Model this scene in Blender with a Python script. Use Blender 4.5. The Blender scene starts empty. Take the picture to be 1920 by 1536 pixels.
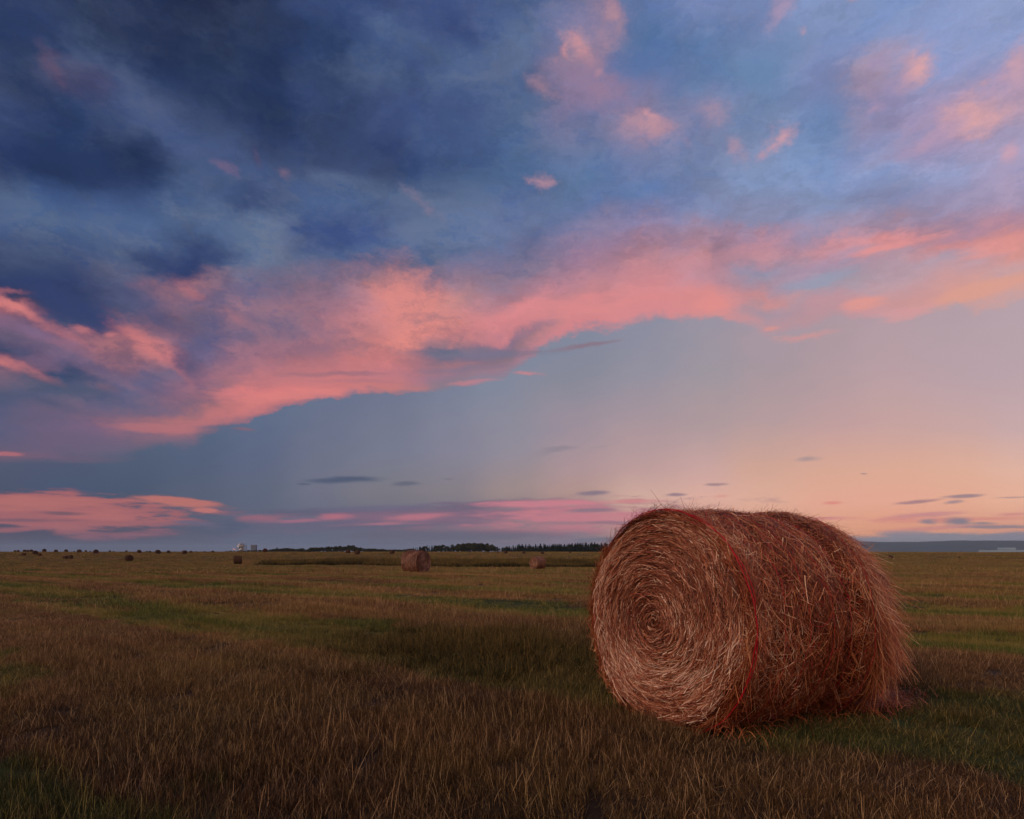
import bpy, math, random
import numpy as np
from mathutils import Vector
PI = math.pi
rng = np.random.default_rng(7)
random.seed(7)
scene = bpy.context.scene
COL = scene.collection
F = 1200.0; CX = 960.0; HY = 1030.0; EYE = 1.21      # pinhole of the photograph (px), eye height (m)

# ------------------------------------------------------------------ helpers
def lin(h):
    h = h.lstrip('#'); out = []
    for i in (0, 2, 4):
        c = int(h[i:i+2], 16)/255
        out.append(c/12.92 if c <= .04045 else ((c+.055)/1.055)**2.4)
    return (*out, 1.0)

class NT:
    def __init__(s, tree): s.t = tree; s.n = tree.nodes; s.l = tree.links
    def new(s, typ, **kw):
        nd = s.n.new(typ)
        for k, v in kw.items(): setattr(nd, k, v)
        return nd
    def put(s, sock, v):
        if isinstance(v, bpy.types.NodeSocket): s.l.new(v, sock)
        else: sock.default_value = v
    def math(s, op, a, b=0.0, c=0.0, clamp=False):
        nd = s.new('ShaderNodeMath', operation=op, use_clamp=clamp)
        for i, v in enumerate((a, b, c)):
            if i < len(nd.inputs): s.put(nd.inputs[i], v)
        return nd.outputs[0]
    def vmath(s, op, a, b=(0, 0, 0)):
        nd = s.new('ShaderNodeVectorMath', operation=op)
        s.put(nd.inputs[0], a)
        if op == 'SCALE': s.put(nd.inputs['Scale'], b)
        else: s.put(nd.inputs[1], b)
        return nd.outputs['Value'] if op in ('DOT_PRODUCT', 'LENGTH') else nd.outputs[0]
    def mix(s, f, a, b, mode='MIX'):
        nd = s.new('ShaderNodeMix', data_type='RGBA', blend_type=mode)
        s.put(nd.inputs[0], f); s.put(nd.inputs[6], a); s.put(nd.inputs[7], b)
        return nd.outputs[2]
    def rng(s, v, a, b, c=0.0, d=1.0, smooth=True):
        nd = s.new('ShaderNodeMapRange', interpolation_type='SMOOTHSTEP' if smooth else 'LINEAR')
        for i, x in enumerate((v, a, b, c, d)): s.put(nd.inputs[i], x)
        return nd.outputs[0]
    def noise(s, v, scale, detail=4, rough=.5, color=False, dist=0.0):
        nd = s.new('ShaderNodeTexNoise')
        s.put(nd.inputs['Vector'], v); nd.inputs['Scale'].default_value = scale
        nd.inputs['Detail'].default_value = detail; nd.inputs['Roughness'].default_value = rough
        nd.inputs['Distortion'].default_value = dist
        return nd.outputs['Color'] if color else nd.outputs['Fac']
    def ramp(s, v, stops, interp='LINEAR'):
        nd = s.new('ShaderNodeValToRGB'); cr = nd.color_ramp; cr.interpolation = interp
        while len(cr.elements) > 1: cr.elements.remove(cr.elements[-1])
        cr.elements[0].position = stops[0][0]; cr.elements[0].color = stops[0][1]
        for p, c in stops[1:]:
            e = cr.elements.new(p); e.color = c
        s.put(nd.inputs[0], v)
        return nd.outputs[0]
    def comb(s, x, y, z):
        nd = s.new('ShaderNodeCombineXYZ')
        for i, v in enumerate((x, y, z)): s.put(nd.inputs[i], v)
        return nd.outputs[0]
    def sep(s, v):
        nd = s.new('ShaderNodeSeparateXYZ'); s.put(nd.inputs[0], v); return nd.outputs

def material(name):
    m = bpy.data.materials.new(name); m.use_nodes = True
    n = NT(m.node_tree); b = m.node_tree.nodes['Principled BSDF']
    b.inputs['Specular IOR Level'].default_value = .15
    b.inputs['Roughness'].default_value = .8
    return m, n, b

def tag(o, label=None, cat=None, group=None, kind=None):
    if label: o['label'] = label
    if cat: o['category'] = cat
    if group: o['group'] = group
    if kind: o['kind'] = kind
    return o

def mesh_obj(name, V, Fc, mat=None, parent=None, attrs=None, smooth=False):
    me = bpy.data.meshes.new(name)
    V = np.asarray(V, dtype=np.float32)
    if isinstance(Fc, np.ndarray):
        k = Fc.shape[1]; n = len(Fc)
        me.vertices.add(len(V)); me.vertices.foreach_set('co', V.ravel())
        me.loops.add(n*k); me.loops.foreach_set('vertex_index', Fc.astype(np.int32).ravel())
        me.polygons.add(n); me.polygons.foreach_set('loop_start', np.arange(0, n*k, k, dtype=np.int32))
        me.update(calc_edges=True)
    else:
        me.from_pydata([tuple(map(float, v)) for v in V], [], Fc); me.update()
    for k, a in (attrs or {}).items():
        a = np.asarray(a)
        if a.ndim == 1:
            at = me.attributes.new(k, 'INT' if a.dtype.kind == 'i' else 'FLOAT', 'POINT')
            at.data.foreach_set('value', a.astype(np.int32 if a.dtype.kind == 'i' else np.float32))
        else:
            at = me.attributes.new(k, 'FLOAT_VECTOR', 'POINT'); at.data.foreach_set('vector', a.astype(np.float32).ravel())
    if mat: me.materials.append(mat)
    if smooth: me.polygons.foreach_set('use_smooth', np.ones(len(me.polygons), dtype=bool))
    o = bpy.data.objects.new(name, me); COL.objects.link(o)
    if parent: o.parent = parent
    return o

def empty(name, loc, rz=0, parent=None):
    o = bpy.data.objects.new(name, None); COL.objects.link(o)
    o.location = loc; o.rotation_euler = (0, 0, rz); o.empty_display_size = .3
    if parent: o.parent = parent
    return o

# value noise in numpy, periodic-free
_tab = rng.random((256, 256))
def vnoise(x, y):
    xi = np.floor(x).astype(int); yi = np.floor(y).astype(int); fx = x-xi; fy = y-yi
    fx = fx*fx*(3-2*fx); fy = fy*fy*(3-2*fy)
    a = _tab[xi & 255, yi & 255]; b = _tab[(xi+1) & 255, yi & 255]
    c = _tab[xi & 255, (yi+1) & 255]; d = _tab[(xi+1) & 255, (yi+1) & 255]
    return (a*(1-fx)+b*fx)*(1-fy)+(c*(1-fx)+d*fx)*fy
def fbm(x, y, o=4):
    s = 0; a = .5; t = 0
    for i in range(o): s = s+a*vnoise(x*2**i+17*i, y*2**i+5*i); t += a; a *= .5
    return s/t

def terrain(x, y):
    x = np.asarray(x, float); y = np.asarray(y, float)
    yy = np.abs(y)
    z = np.interp(yy, [0, 15, 41, 79, 110, 134, 220, 300, 420, 700, 900, 1500, 3000, 9000, 30000],
                      [0, 0, -.36, -1.18, -1.35, -1.4, -.30, -.14, -.7, -1.5, -5, -18, -34, -52, -60])
    z = z*np.clip((y+20)/20, 0, 1)
    far = np.clip((yy-25)/150, 0, 1)
    z = z+far*(fbm(x*.013+3, y*.011+9, 3)-.5)*.55*np.clip(1-(yy-900)/800, 0, 1)
    r = np.where((x > 120) & (y > 0), np.clip((x-120)/200, 0, 1)*.55, 0)
    z = z-r*np.clip((y-150)/150, 0, 1)*.5
    s = x*.65+y*.76
    near = np.clip(1-(np.hypot(x, y)-60)/80, 0, 1)
    z = z+near*(.03*np.cos((s-5.03)*2*PI/4.9+PI)+.09*(fbm(x*.35, y*.35, 3)-.5))
    z = z+.036*np.exp(-((x-1.75)**2+(y-4.95)**2)/2.0)
    return z
ZB = float(terrain(1.6, 4.8))

# ------------------------------------------------------------------ world
def az_of(px): return math.atan((px-CX)/F)
def el_of(px, py): return math.atan((HY-py)/F*math.cos(az_of(px)))
EMAX = 45*PI/180
GY = {0: 868, 120: 868, 240: 868, 360: 828, 480: 775, 600: 746, 720: 738, 840: 733, 960: 706, 1080: 623, 1200: 606,
      1320: 600, 1440: 640, 1560: 600, 1680: 600, 1800: 573, 1920: 566}
SKY = {
0: '0:2a3c66 80:26395f 150:2e3d62 210:22396a 300:20345f 340:2f4168 390:465b82 440:47577c 500:35476f 530:20356a 560:3b3e62 573:a85c68 590:8d5f78 620:6a5a78 660:2f3f66 683:a8606c 712:7a5f74 740:47506f 790:47557a 830:5a5876 850:735a70 868:4c5570 920:45506a 1000:50495f',
120: '0:1f3154 90:30446c 130:4c4767 180:2b3f66 250:223860 330:203358 380:38507a 430:4b5f84 480:44557a 540:26386a 608:3a446a 636:8f5f76 670:7a6080 702:33456a 740:525878 790:6c5b78 840:6a5a76 868:4a5570 920:435270 1000:4c4a60',
240: '0:1a2a50 60:1d2e54 130:2c4068 190:43527a 240:3b4b72 300:1f3256 350:273a62 400:455a82 440:52668a 490:4f5f82 530:5d6382 570:4a5278 600:4b4f74 640:ae686f 680:9a6678 720:6a6180 760:6a607e 800:9a6575 840:6c607c 868:4a5a74 920:44546e 1000:504d62',
360: '0:182648 100:1f3256 180:283b62 240:33466d 290:41517a 330:3a5078 390:4a6088 430:586a8c 480:3a4a72 520:30406c 552:9a6470 600:705f7c 650:5c5880 690:7d6280 720:a0677a 750:8a6478 780:ae696f 805:b5686f 828:50607c 870:4e5d79 930:525c74 1000:55566c',
480: '0:1c2c50 120:1f3358 200:20345a 270:2a3a62 310:3a4c74 350:43547c 400:3f5078 430:61718f 500:66708e 540:746888 580:9c6c7c 620:86687f 660:9c687c 710:c26e74 745:d6706e 765:bc6a70 777:5a6a88 850:586483 920:59647b 1000:5c6078',
600: '0:2a4070 80:23385f 150:2a3f6a 230:22355c 310:2c3e66 350:46587f 400:4f6287 440:34487a 480:55648a 520:7c6c88 580:a46c7c 640:b06e7a 680:bc6e76 710:cc7072 735:c86e70 748:64708c 850:6a7088 920:6e7084 1000:60647a',
720: '0:33487a 60:465c86 120:2f4470 200:34497a 280:2c3f6c 330:33456f 380:4c6084 440:3c5080 480:4e6088 512:a87680 560:c07880 610:d27a78 640:dc7870 670:cc7070 700:c0707a 728:c4706f 740:6c748e 850:767a90 920:7a7882 1000:666478',
840: '0:3c4f80 60:36487a 110:4a6088 200:3a4e7c 280:38507e 340:34507e 390:55698e 440:54678c 490:5c6c90 530:947890 565:c08080 600:d47c78 625:cc787a 642:a07480 658:6c6c84 680:a8717c 700:96758a 720:8a7888 735:767e96 850:848296 920:867e86 1000:6e6a7c',
960: '0:4d6088 60:55698e 120:50648c 200:5a6c90 300:42608c 350:3f6292 400:5a6c94 440:62719a 500:736f90 540:8a7690 575:a87484 600:d87c80 630:cc7880 645:8a7088 665:86707f 690:9a788a 712:7c869c 850:948c9a 920:a08a88 1000:80707c',
1080: '0:75749a 60:8a7c9c 100:a88090 160:967a98 220:74759a 280:5e709a 340:50709c 400:5a6e9c 450:8c7c9c 500:a87c94 550:c27e88 580:d88082 611:d47a80 625:80879c 700:868899 800:9c8e9c 880:b09296 920:b49088 1000:907884',
1200: '0:5c74a4 60:4a6c9c 120:5670a0 170:7a7aa0 210:8a7ea0 250:9a809a 300:7078a0 380:5874a4 430:8a7ca0 480:b8808e 520:cc8088 560:d68084 594:d88084 608:8a8ca0 700:9490a0 800:aa949c 880:c09a98 930:d4a898 1000:c09080',
1320: '0:7080b0 70:5474a4 150:5a78a4 200:7c80a8 250:7880a8 320:7080a8 400:7884ae 440:a4849c 480:c4858f 520:c08898 560:de8482 588:d88484 602:9a92a2 700:a096a0 800:b0989c 880:cea29c 930:e0aa98 1000:d89880',
1440: '0:7484b0 50:6c80b0 150:6082ae 230:6c84b0 290:7888b0 350:7a90bc 420:8c8cb0 455:c08898 490:c88a94 515:9a94ac 545:b08c9c 570:cc8888 595:a892a0 625:ba909a 645:a896a2 700:aa969e 800:b89a9c 880:d4a28e 940:e4aa90 1000:e09a78',
1560: '0:7c90be 80:7488b4 160:7a84b0 240:6c8ab8 320:7890be 400:8490b8 440:a08ca8 465:cc8890 490:b090a8 520:9a98ac 560:c08e98 585:bc8e98 603:ae96a0 700:b49aa0 800:c49c9c 880:dca48c 940:e8a488 1000:e89c70',
1680: '0:7890c0 80:7c8cba 130:a890a8 190:9488ac 250:9088ac 320:8494c0 380:8a8cb0 430:a8889e 460:e08888 480:b894a4 520:b898a4 560:cc9090 590:cc949a 605:b49aa4 700:bc9ea4 800:caa09c 880:e0a68c 940:eaa488 1000:e89468',
1800: '0:8090be 80:8494c4 140:8c94c0 200:a890b0 260:a08cb0 320:8894c0 380:9a90b4 430:b4889c 460:d88888 480:b49aac 520:cc9494 560:dc9484 580:b49ca6 700:bca0a8 800:cca4a0 880:e2aa90 940:eaa686 1000:e09470',
1920: '0:8494c0 60:8c98c4 120:b494b0 180:b898b0 240:a498bc 300:a498bc 360:a894b4 410:c48c9c 440:e08c88 480:dc9088 510:c89ca0 540:dc9888 572:b8a0aa 700:bca2aa 800:cca8a8 880:e4b09a 940:ecac8c 1000:dc9070'}

# clouds by place: x, y, half width, half height (px of arc), tilt deg (+ = rising to the right), colour, alpha, softness, raggedness, 'p' puffy / 's' streaky
PUFFS = [
 (60, 400, 150, 45, -10, '50678c', .6, .8, 1.2, 'p'), (275, 215, 170, 34, -38, '4c5a80', .75, .8, 1.2, 'p'),
 (250, 60, 200, 60, -30, '1c2c50', .6, .9, 1, 'p'), (90, 122, 55, 20, -35, '6e4c66', .6, .9, 1.4, 'p'),
 (460, 190, 90, 70, 0, '1b2e54', .7, .9, 1.2, 'p'), (580, 180, 55, 75, 30, '2e4472', .6, .9, 1.4, 'p'),
 (230, 300, 70, 50, -20, '1d3054', .6, .9, 1, 'p'), (340, 270, 110, 40, -45, '445580', .6, .9, 1.3, 'p'),
 (412, 312, 34, 12, -18, 'a0647a', .55, 1.1, 2.0, 'p'), (534, 325, 18, 14, 0, '946c80', .5, 1.1, 1.8, 'p'), (474, 295, 12, 30, 30, '64465f', .6, .9, 1.2, 'p'),
 (455, 440, 85, 40, -25, '66748f', .75, .8, 1.2, 'p'), (300, 505, 110, 26, -5, '2a3b69', .8, .8, 1.2, 'p'), (210, 480, 70, 16, -25, '566583', .6, .8, 1.2, 'p'),
 (225, 440, 60, 30, -30, '50638a', .5, .8, 1.2, 'p'), (600, 400, 60, 60, -50, '4d628a', .5, .9, 1.2, 'p'), (640, 345, 60, 18, 0, '52678e', .6, .9, 1.2, 'p'),
 (130, 575, 150, 30, -20, '27396a', .85, .7, 1.2, 'p'), (20, 548, 40, 6, 0, 'a05a68', .7, .8, 1.2, 'p'),
 (70, 598, 120, 13, -22, 'c2696e', .75, .8, 1.2, 'p'), (20, 572, 50, 9, -18, 'dc7470', .7, .7, 1.2, 'p'), (150, 618, 30, 8, -10, 'c46c70', .7, .7, 1.2, 'p'),
 (95, 655, 150, 14, -15, '64597a', .6, .8, 1.2, 'p'), (60, 698, 100, 12, -20, 'c0686e', .75, .8, 1.2, 'p'), (5, 686, 40, 9, -10, 'd66e6c', .7, .8, 1.2, 'p'),
 (140, 735, 150, 22, -8, '45526f', .8, .8, 1.2, 'p'), (195, 728, 40, 10, 0, '846072', .5, .8, 1.2, 'p'),
 (150, 800, 180, 26, 0, '755f80', .8, .9, 1.3, 'p'), (320, 832, 75, 15, 10, '87657a', .8, .9, 1.2, 'p'), (60, 850, 70, 8, 2, '7d5b70', .8, .9, 1.2, 's'),
 (60, 790, 120, 18, 6, '5d5876', .7, .9, 1.3, 'p'), (190, 770, 90, 14, -8, '7d647c', .6, .9, 1.4, 'p'), (330, 770, 80, 12, 5, '8e6678', .6, .9, 1.3, 'p'), (110, 760, 70, 10, -10, '3f4d6e', .6, .9, 1.3, 'p'), (230, 715, 90, 12, -15, '8f6a80', .6, .9, 1.4, 'p'), (60, 620, 90, 16, -12, '81658a', .7, .9, 1.4, 'p'), (150, 860, 140, 8, 2, '6c5a74', .6, .9, 1.2, 's'),
 (285, 655, 105, 28, -30, 'd07070', .85, .8, 1, 'p'), (325, 690, 60, 12, -50, 'c86c70', .6, .8, 1, 'p'), (205, 628, 14, 6, 0, 'c46c72', .8, .8, 1, 'p'),
 (362, 552, 38, 15, -10, 'b46872', .85, .8, 1.4, 'p'), (345, 690, 50, 32, -50, '4b4d74', .85, .8, 1.2, 'p'), (300, 600, 90, 20, -20, '4a4d76', .6, .8, 1.2, 'p'),
 (455, 602, 60, 14, -12, 'aa6a76', .7, .8, 1.2, 'p'), (580, 560, 70, 40, 20, '9c6e80', .5, .9, 1.2, 'p'), (285, 806, 95, 11, 3, 'b8686e', .7, .9, 1.2, 's'), (200, 835, 170, 20, 3, '6f6078', .7, .9, 1.1, 'p'), (20, 848, 32, 5, 2, 'b8626a', .8, .7, 1, 's'),
 (768, 575, 82, 72, -12, 'e08078', .85, .6, .8, 'p'), (700, 505, 40, 16, -20, 'a47484', .7, .8, 1.2, 'p'), (790, 625, 60, 22, 15, 'e67e72', .6, .8, .8, 'p'),
 (590, 655, 140, 22, 6, 'a06c7c', .85, .9, 1.2, 'p'), (530, 605, 120, 40, 0, '8a6b82', .85, .9, 1.3, 'p'), (690, 620, 70, 30, 20, 'b07078', .5, .9, 1.2, 'p'), (640, 700, 120, 6, 4, '9a6878', .7, .9, 1.1, 's'), (500, 735, 140, 12, 8, 'de7070', .7, .8, .9, 's'), (430, 690, 90, 20, 15, '9c6a7c', .5, .9, 1.2, 'p'),
 (250, 765, 150, 22, 3, '6a6080', .7, .9, 1.2, 'p'), (130, 830, 160, 26, 3, '66597a', .6, .9, 1.2, 'p'), (430, 803, 60, 10, 4, '586480', .8, .9, 1, 's'), (455, 803, 22, 4, 4, '8a6274', .7, .9, 1, 's'),
 (793, 385, 52, 15, -30, '94788c', .5, 1.2, 2.0, 'p'), (640, 450, 50, 30, 0, '33477a', .6, .9, 1.2, 'p'), (800, 440, 70, 26, 10, '5f7090', .6, .9, 1.2, 'p'),
 (700, 120, 90, 60, 0, '4c6289', .6, .9, 1.4, 'p'), (690, 220, 60, 60, 0, '2f4472', .6, .9, 1.4, 'p'), (860, 60, 50, 30, -30, '334574', .6, .9, 1.3, 'p'), (840, 220, 40, 25, -40, '34507c', .7, .9, 1.3, 'p'), (900, 130, 70, 40, 0, '5c6a8e', .5, .9, 1.3, 'p'),
 (1003, 350, 26, 20, -15, 'c48c98', .85, 1.1, 2.2, 'p'),
 (1120, 60, 75, 90, 50, 'a08098', .7, .9, 1.4, 'p'), (1150, 20, 35, 30, -50, 'bc8894', .7, .9, 1.4, 'p'), (1085, 90, 40, 25, -30, 'd08c92', .8, .9, 1.5, 'p'), (1055, 98, 16, 12, -40, 'dc8c8c', .7, .9, 1.4, 'p'),
 (1010, 158, 30, 20, -20, 'b88490', .8, .9, 1.5, 'p'), (1120, 165, 110, 42, -15, 'aa8098', .75, .9, 1.5, 'p'), (1125, 135, 14, 12, 0, 'cc8c94', .7, .9, 1.2, 'p'), (1215, 238, 75, 30, -10, 'c08c98', .85, .9, 1.5, 'p'), (1225, 218, 30, 12, -15, 'd8949a', .7, .9, 1.3, 'p'),
 (1195, 100, 50, 70, 0, '5472a2', .7, .9, 1.2, 'p'), (1270, 170, 50, 60, 0, '5e78a8', .5, .9, 1.2, 'p'), (1345, 218, 50, 26, -20, 'a88ca4', .8, .9, 1.5, 'p'), (1390, 285, 26, 20, -40, 'b08ea4', .7, .9, 1.5, 'p'), (1430, 140, 70, 60, 0, '5f80ae', .6, .9, 1.2, 'p'),
 (1470, 262, 38, 22, 10, 'd09aa6', .9, .9, 1.7, 'p'), (1440, 290, 20, 14, 40, 'bc92a6', .8, .9, 1.5, 'p'), (1465, 25, 36, 40, 50, 'b494b0', .7, .9, 1.7, 'p'), (1508, 72, 13, 10, 0, 'b494ac', .8, .9, 1.4, 'p'), (1608, 6, 26, 10, 0, 'b090a8', .7, .9, 1.4, 'p'),
 (1735, 135, 42, 36, -15, 'e8a29c', .95, .9, 1.3, 'p'), (1690, 160, 60, 40, -10, 'a890b4', .6, .9, 1.3, 'p'), (1665, 120, 26, 20, 0, 'a890b4', .7, .9, 1.3, 'p'), (1652, 207, 22, 11, 0, 'b894b0', .8, .9, 1.3, 'p'),
 (1840, 215, 72, 44, -25, 'e2a09e', .95, .9, 1.4, 'p'), (1770, 255, 80, 22, 15, 'bc98b4', .7, .9, 1.4, 'p'), (1915, 110, 34, 50, 0, 'd49ea8', .8, .9, 1.4, 'p'), (1908, 282, 26, 18, 0, 'd29eae', .8, .9, 1.4, 'p'),
 (1720, 370, 120, 26, 10, '8c88ae', .7, .9, 1.2, 'p'), (1840, 350, 110, 20, 25, 'a698bc', .6, .9, 1.4, 'p'), (1840, 425, 110, 16, 8, 'bc889a', .8, .8, 1.2, 's'),
 (1680, 463, 110, 8, 2, 'e48a88', .9, .9, 1, 's'), (1880, 460, 90, 18, 8, 'e68e86', .8, .8, 1, 's'), (1850, 540, 120, 17, 4, 'dc9886', .85, .7, .8, 's'), (1620, 567, 45, 15, 3, 'e08f86', .9, .8, .9, 's'),
 (1700, 585, 60, 14, 6, 'd49496', .8, .7, .9, 's'), (1530, 527, 90, 14, 6, '9699b2', .8, .8, .9, 's'), (1340, 572, 55, 22, 4, 'e28480', .8, .9, .9, 's'), (1180, 570, 130, 14, 6, 'dd8080', .6, .9, .9, 's'), (1380, 480, 90, 20, 6, 'c88894', .6, .9, 1.1, 's'),
 (1500, 634, 62, 7, 0, 'cc8f90', .85, .8, 1.1, 's'), (1447, 619, 16, 5, 0, 'd48c88', .8, .8, 1, 's'),
 (905, 661, 140, 12, 1, '77718a', .85, .8, .6, 's'), (1090, 648, 80, 5, 7, '8a7080', .8, .9, .8, 's'), (820, 658, 44, 8, 0, '666a82', .65, .9, .8, 's'), (880, 718, 70, 6, 5, 'd0757c', .6, .9, 1, 's'), (990, 701, 34, 4, -3, 'c87c84', .8, .9, 1, 's'), (860, 690, 90, 7, 3, '85738a', .6, .9, 1, 's'),
 (1040, 580, 130, 20, 7, 'dc7e80', .7, .8, .9, 's'), (945, 605, 80, 14, 4, 'd47a80', .7, .8, .9, 's'), (560, 738, 150, 12, 8, 'dc7472', .6, .8, .9, 's'), (660, 715, 100, 5, 2, 'b46e78', .6, .9, 1, 's'),
 (640, 900, 82, 7, 3, '47546f', .9, .8, .6, 's'), (572, 907, 20, 3, 0, '4f596f', .8, .9, .6, 's'), (765, 907, 27, 5, 3, '5f6376', .8, .8, .8, 's'), (835, 899, 10, 2, 0, '74707c', .8, .9, .8, 's'),
 (1042, 846, 40, 7, 8, '8d8490', .75, .9, 1.3, 's'), (1130, 838, 30, 3, 10, '9a8e96', .5, .9, 1.2, 's'), (1517, 862, 24, 5, 3, 'a48e92', .75, .9, 1.5, 's'), (1343, 908, 28, 3, 0, 'a07f84', .9, .8, .6, 's'), (1627, 888, 8, 2, 0, '9c8084', .8, .9, .6, 's'), (1355, 930, 24, 4, 2, 'dc8e80', .7, .9, .8, 's'), (1567, 943, 24, 4, 2, 'e08070', .9, .9, .8, 's'),
 (100, 960, 300, 35, -2, 'a45a5f', 1, .45, 1.4, 's'), (60, 945, 200, 16, 0, 'b8645f', .8, .8, 1.5, 's'), (200, 968, 110, 8, -2, 'b8625f', .7, .8, 1.5, 's'), (40, 975, 120, 4, 1, '6c4f62', .7, .9, 1.3, 's'), (340, 942, 90, 9, -4, 'b8665f', 1, .5, .9, 's'), (386, 957, 28, 5, -2, 'bc6862', 1, .6, .5, 's'), (120, 963, 60, 4, 0, '684f60', .8, .8, .8, 's'),
 (60, 990, 90, 7, 5, 'a85a60', .8, .7, 1, 's'), (130, 990, 40, 7, -5, 'a85c60', .8, .7, 1, 's'), (250, 1003, 130, 9, 5, '7e5265', .7, .8, .9, 's'), (170, 1000, 80, 5, 0, '8c5463', .6, .8, .9, 's'),
 (440, 988, 110, 16, 2, '41516c', .85, .8, .8, 's'), (600, 960, 150, 9, 2, '5c5b74', .85, .7, .9, 's'),
 (860, 968, 420, 20, 3, '86607a', .8, .7, 1.5, 's'), (490, 972, 50, 9, 4, 'a05f70', .8, .7, 1, 's'), (630, 968, 40, 7, 3, 'bc6476', .8, .8, 1, 's'), (780, 970, 70, 8, 5, 'c46c7a', .75, .8, 1, 's'),
 (900, 948, 170, 9, 4, '6f6078', .85, .7, .9, 's'), (600, 986, 300, 13, 1, '5b5f78', .75, .8, 1.1, 's'), (700, 953, 150, 7, 3, '69647f', .7, .8, 1.2, 's'), (560, 976, 60, 4, 2, 'a8647a', .8, .9, 1.2, 's'), (720, 982, 90, 4, 2, 'b06a7c', .8, .9, 1.2, 's'),
 (1080, 970, 180, 30, 1, 'cc7480', .85, .8, 1.3, 's'), (1010, 945, 130, 8, 1, 'd07684', .8, .7, .8, 's'), (1180, 940, 80, 5, 1, 'd08080', .85, .8, .8, 's'),
 (1000, 993, 240, 10, 0, 'b8707c', .6, .9, 1.2, 's'), (860, 1003, 260, 13, 0, '625f74', .7, .8, .8, 's'), (1110, 957, 60, 5, 1, '8d7180', .9, .8, .6, 's'), (1050, 981, 90, 4, 0, '9a7480', .8, .8, .8, 's'), (1110, 925, 30, 5, 2, '867484', .9, .8, .9, 's'), (1265, 927, 24, 4, 0, '937684', .9, .8, .7, 's'), (1150, 980, 60, 4, 0, '93707e', .8, .8, .7, 's'),
 (1560, 972, 70, 4, 0, 'd87f7c', .8, .9, .8, 's'), (1730, 966, 80, 5, 2, 'c88084', .85, .9, .9, 's'), (1820, 974, 170, 5, 1, 'd87c70', .8, .9, 1, 's'), (1690, 973, 70, 4, 2, 'd98278', .8, .9, .8, 's'), (1760, 990, 120, 4, 3, 'd07f7c', .7, .9, .9, 's'),
 (1880, 988, 90, 4, -1, '8f7f88', .9, .8, .8, 's'), (1745, 978, 18, 5, 0, '8b7e8c', .9, .8, .9, 's'), (1803, 977, 34, 7, 0, '857c8a', .95, .8, .9, 's'), (1845, 981, 30, 4, 0, '8d7f88', .8, .8, .9, 's'),
 (1725, 941, 48, 4, 4, 'a87a80', .9, .8, .8, 's'), (1815, 930, 50, 4, 2, '9a7f88', .9, .8, .9, 's'), (1790, 942, 26, 4, 3, 'a0828a', .9, .8, .8, 's'), (1900, 932, 40, 2, 0, 'b08c88', .7, .9, .9, 's'), (1905, 964, 40, 4, 2, 'd07878', .7, .9, .9, 's'),
 (1790, 1013, 330, 13, 0, '8a8894', .95, .5, .7, 's'), (1700, 1001, 60, 6, 0, '928894', .8, .7, .8, 's'), (1900, 1003, 60, 9, 3, '8e8692', .85, .7, .8, 's'),
 (1110, 1013, 60, 6, 2, '73707f', .8, .7, .9, 's')]

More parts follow.
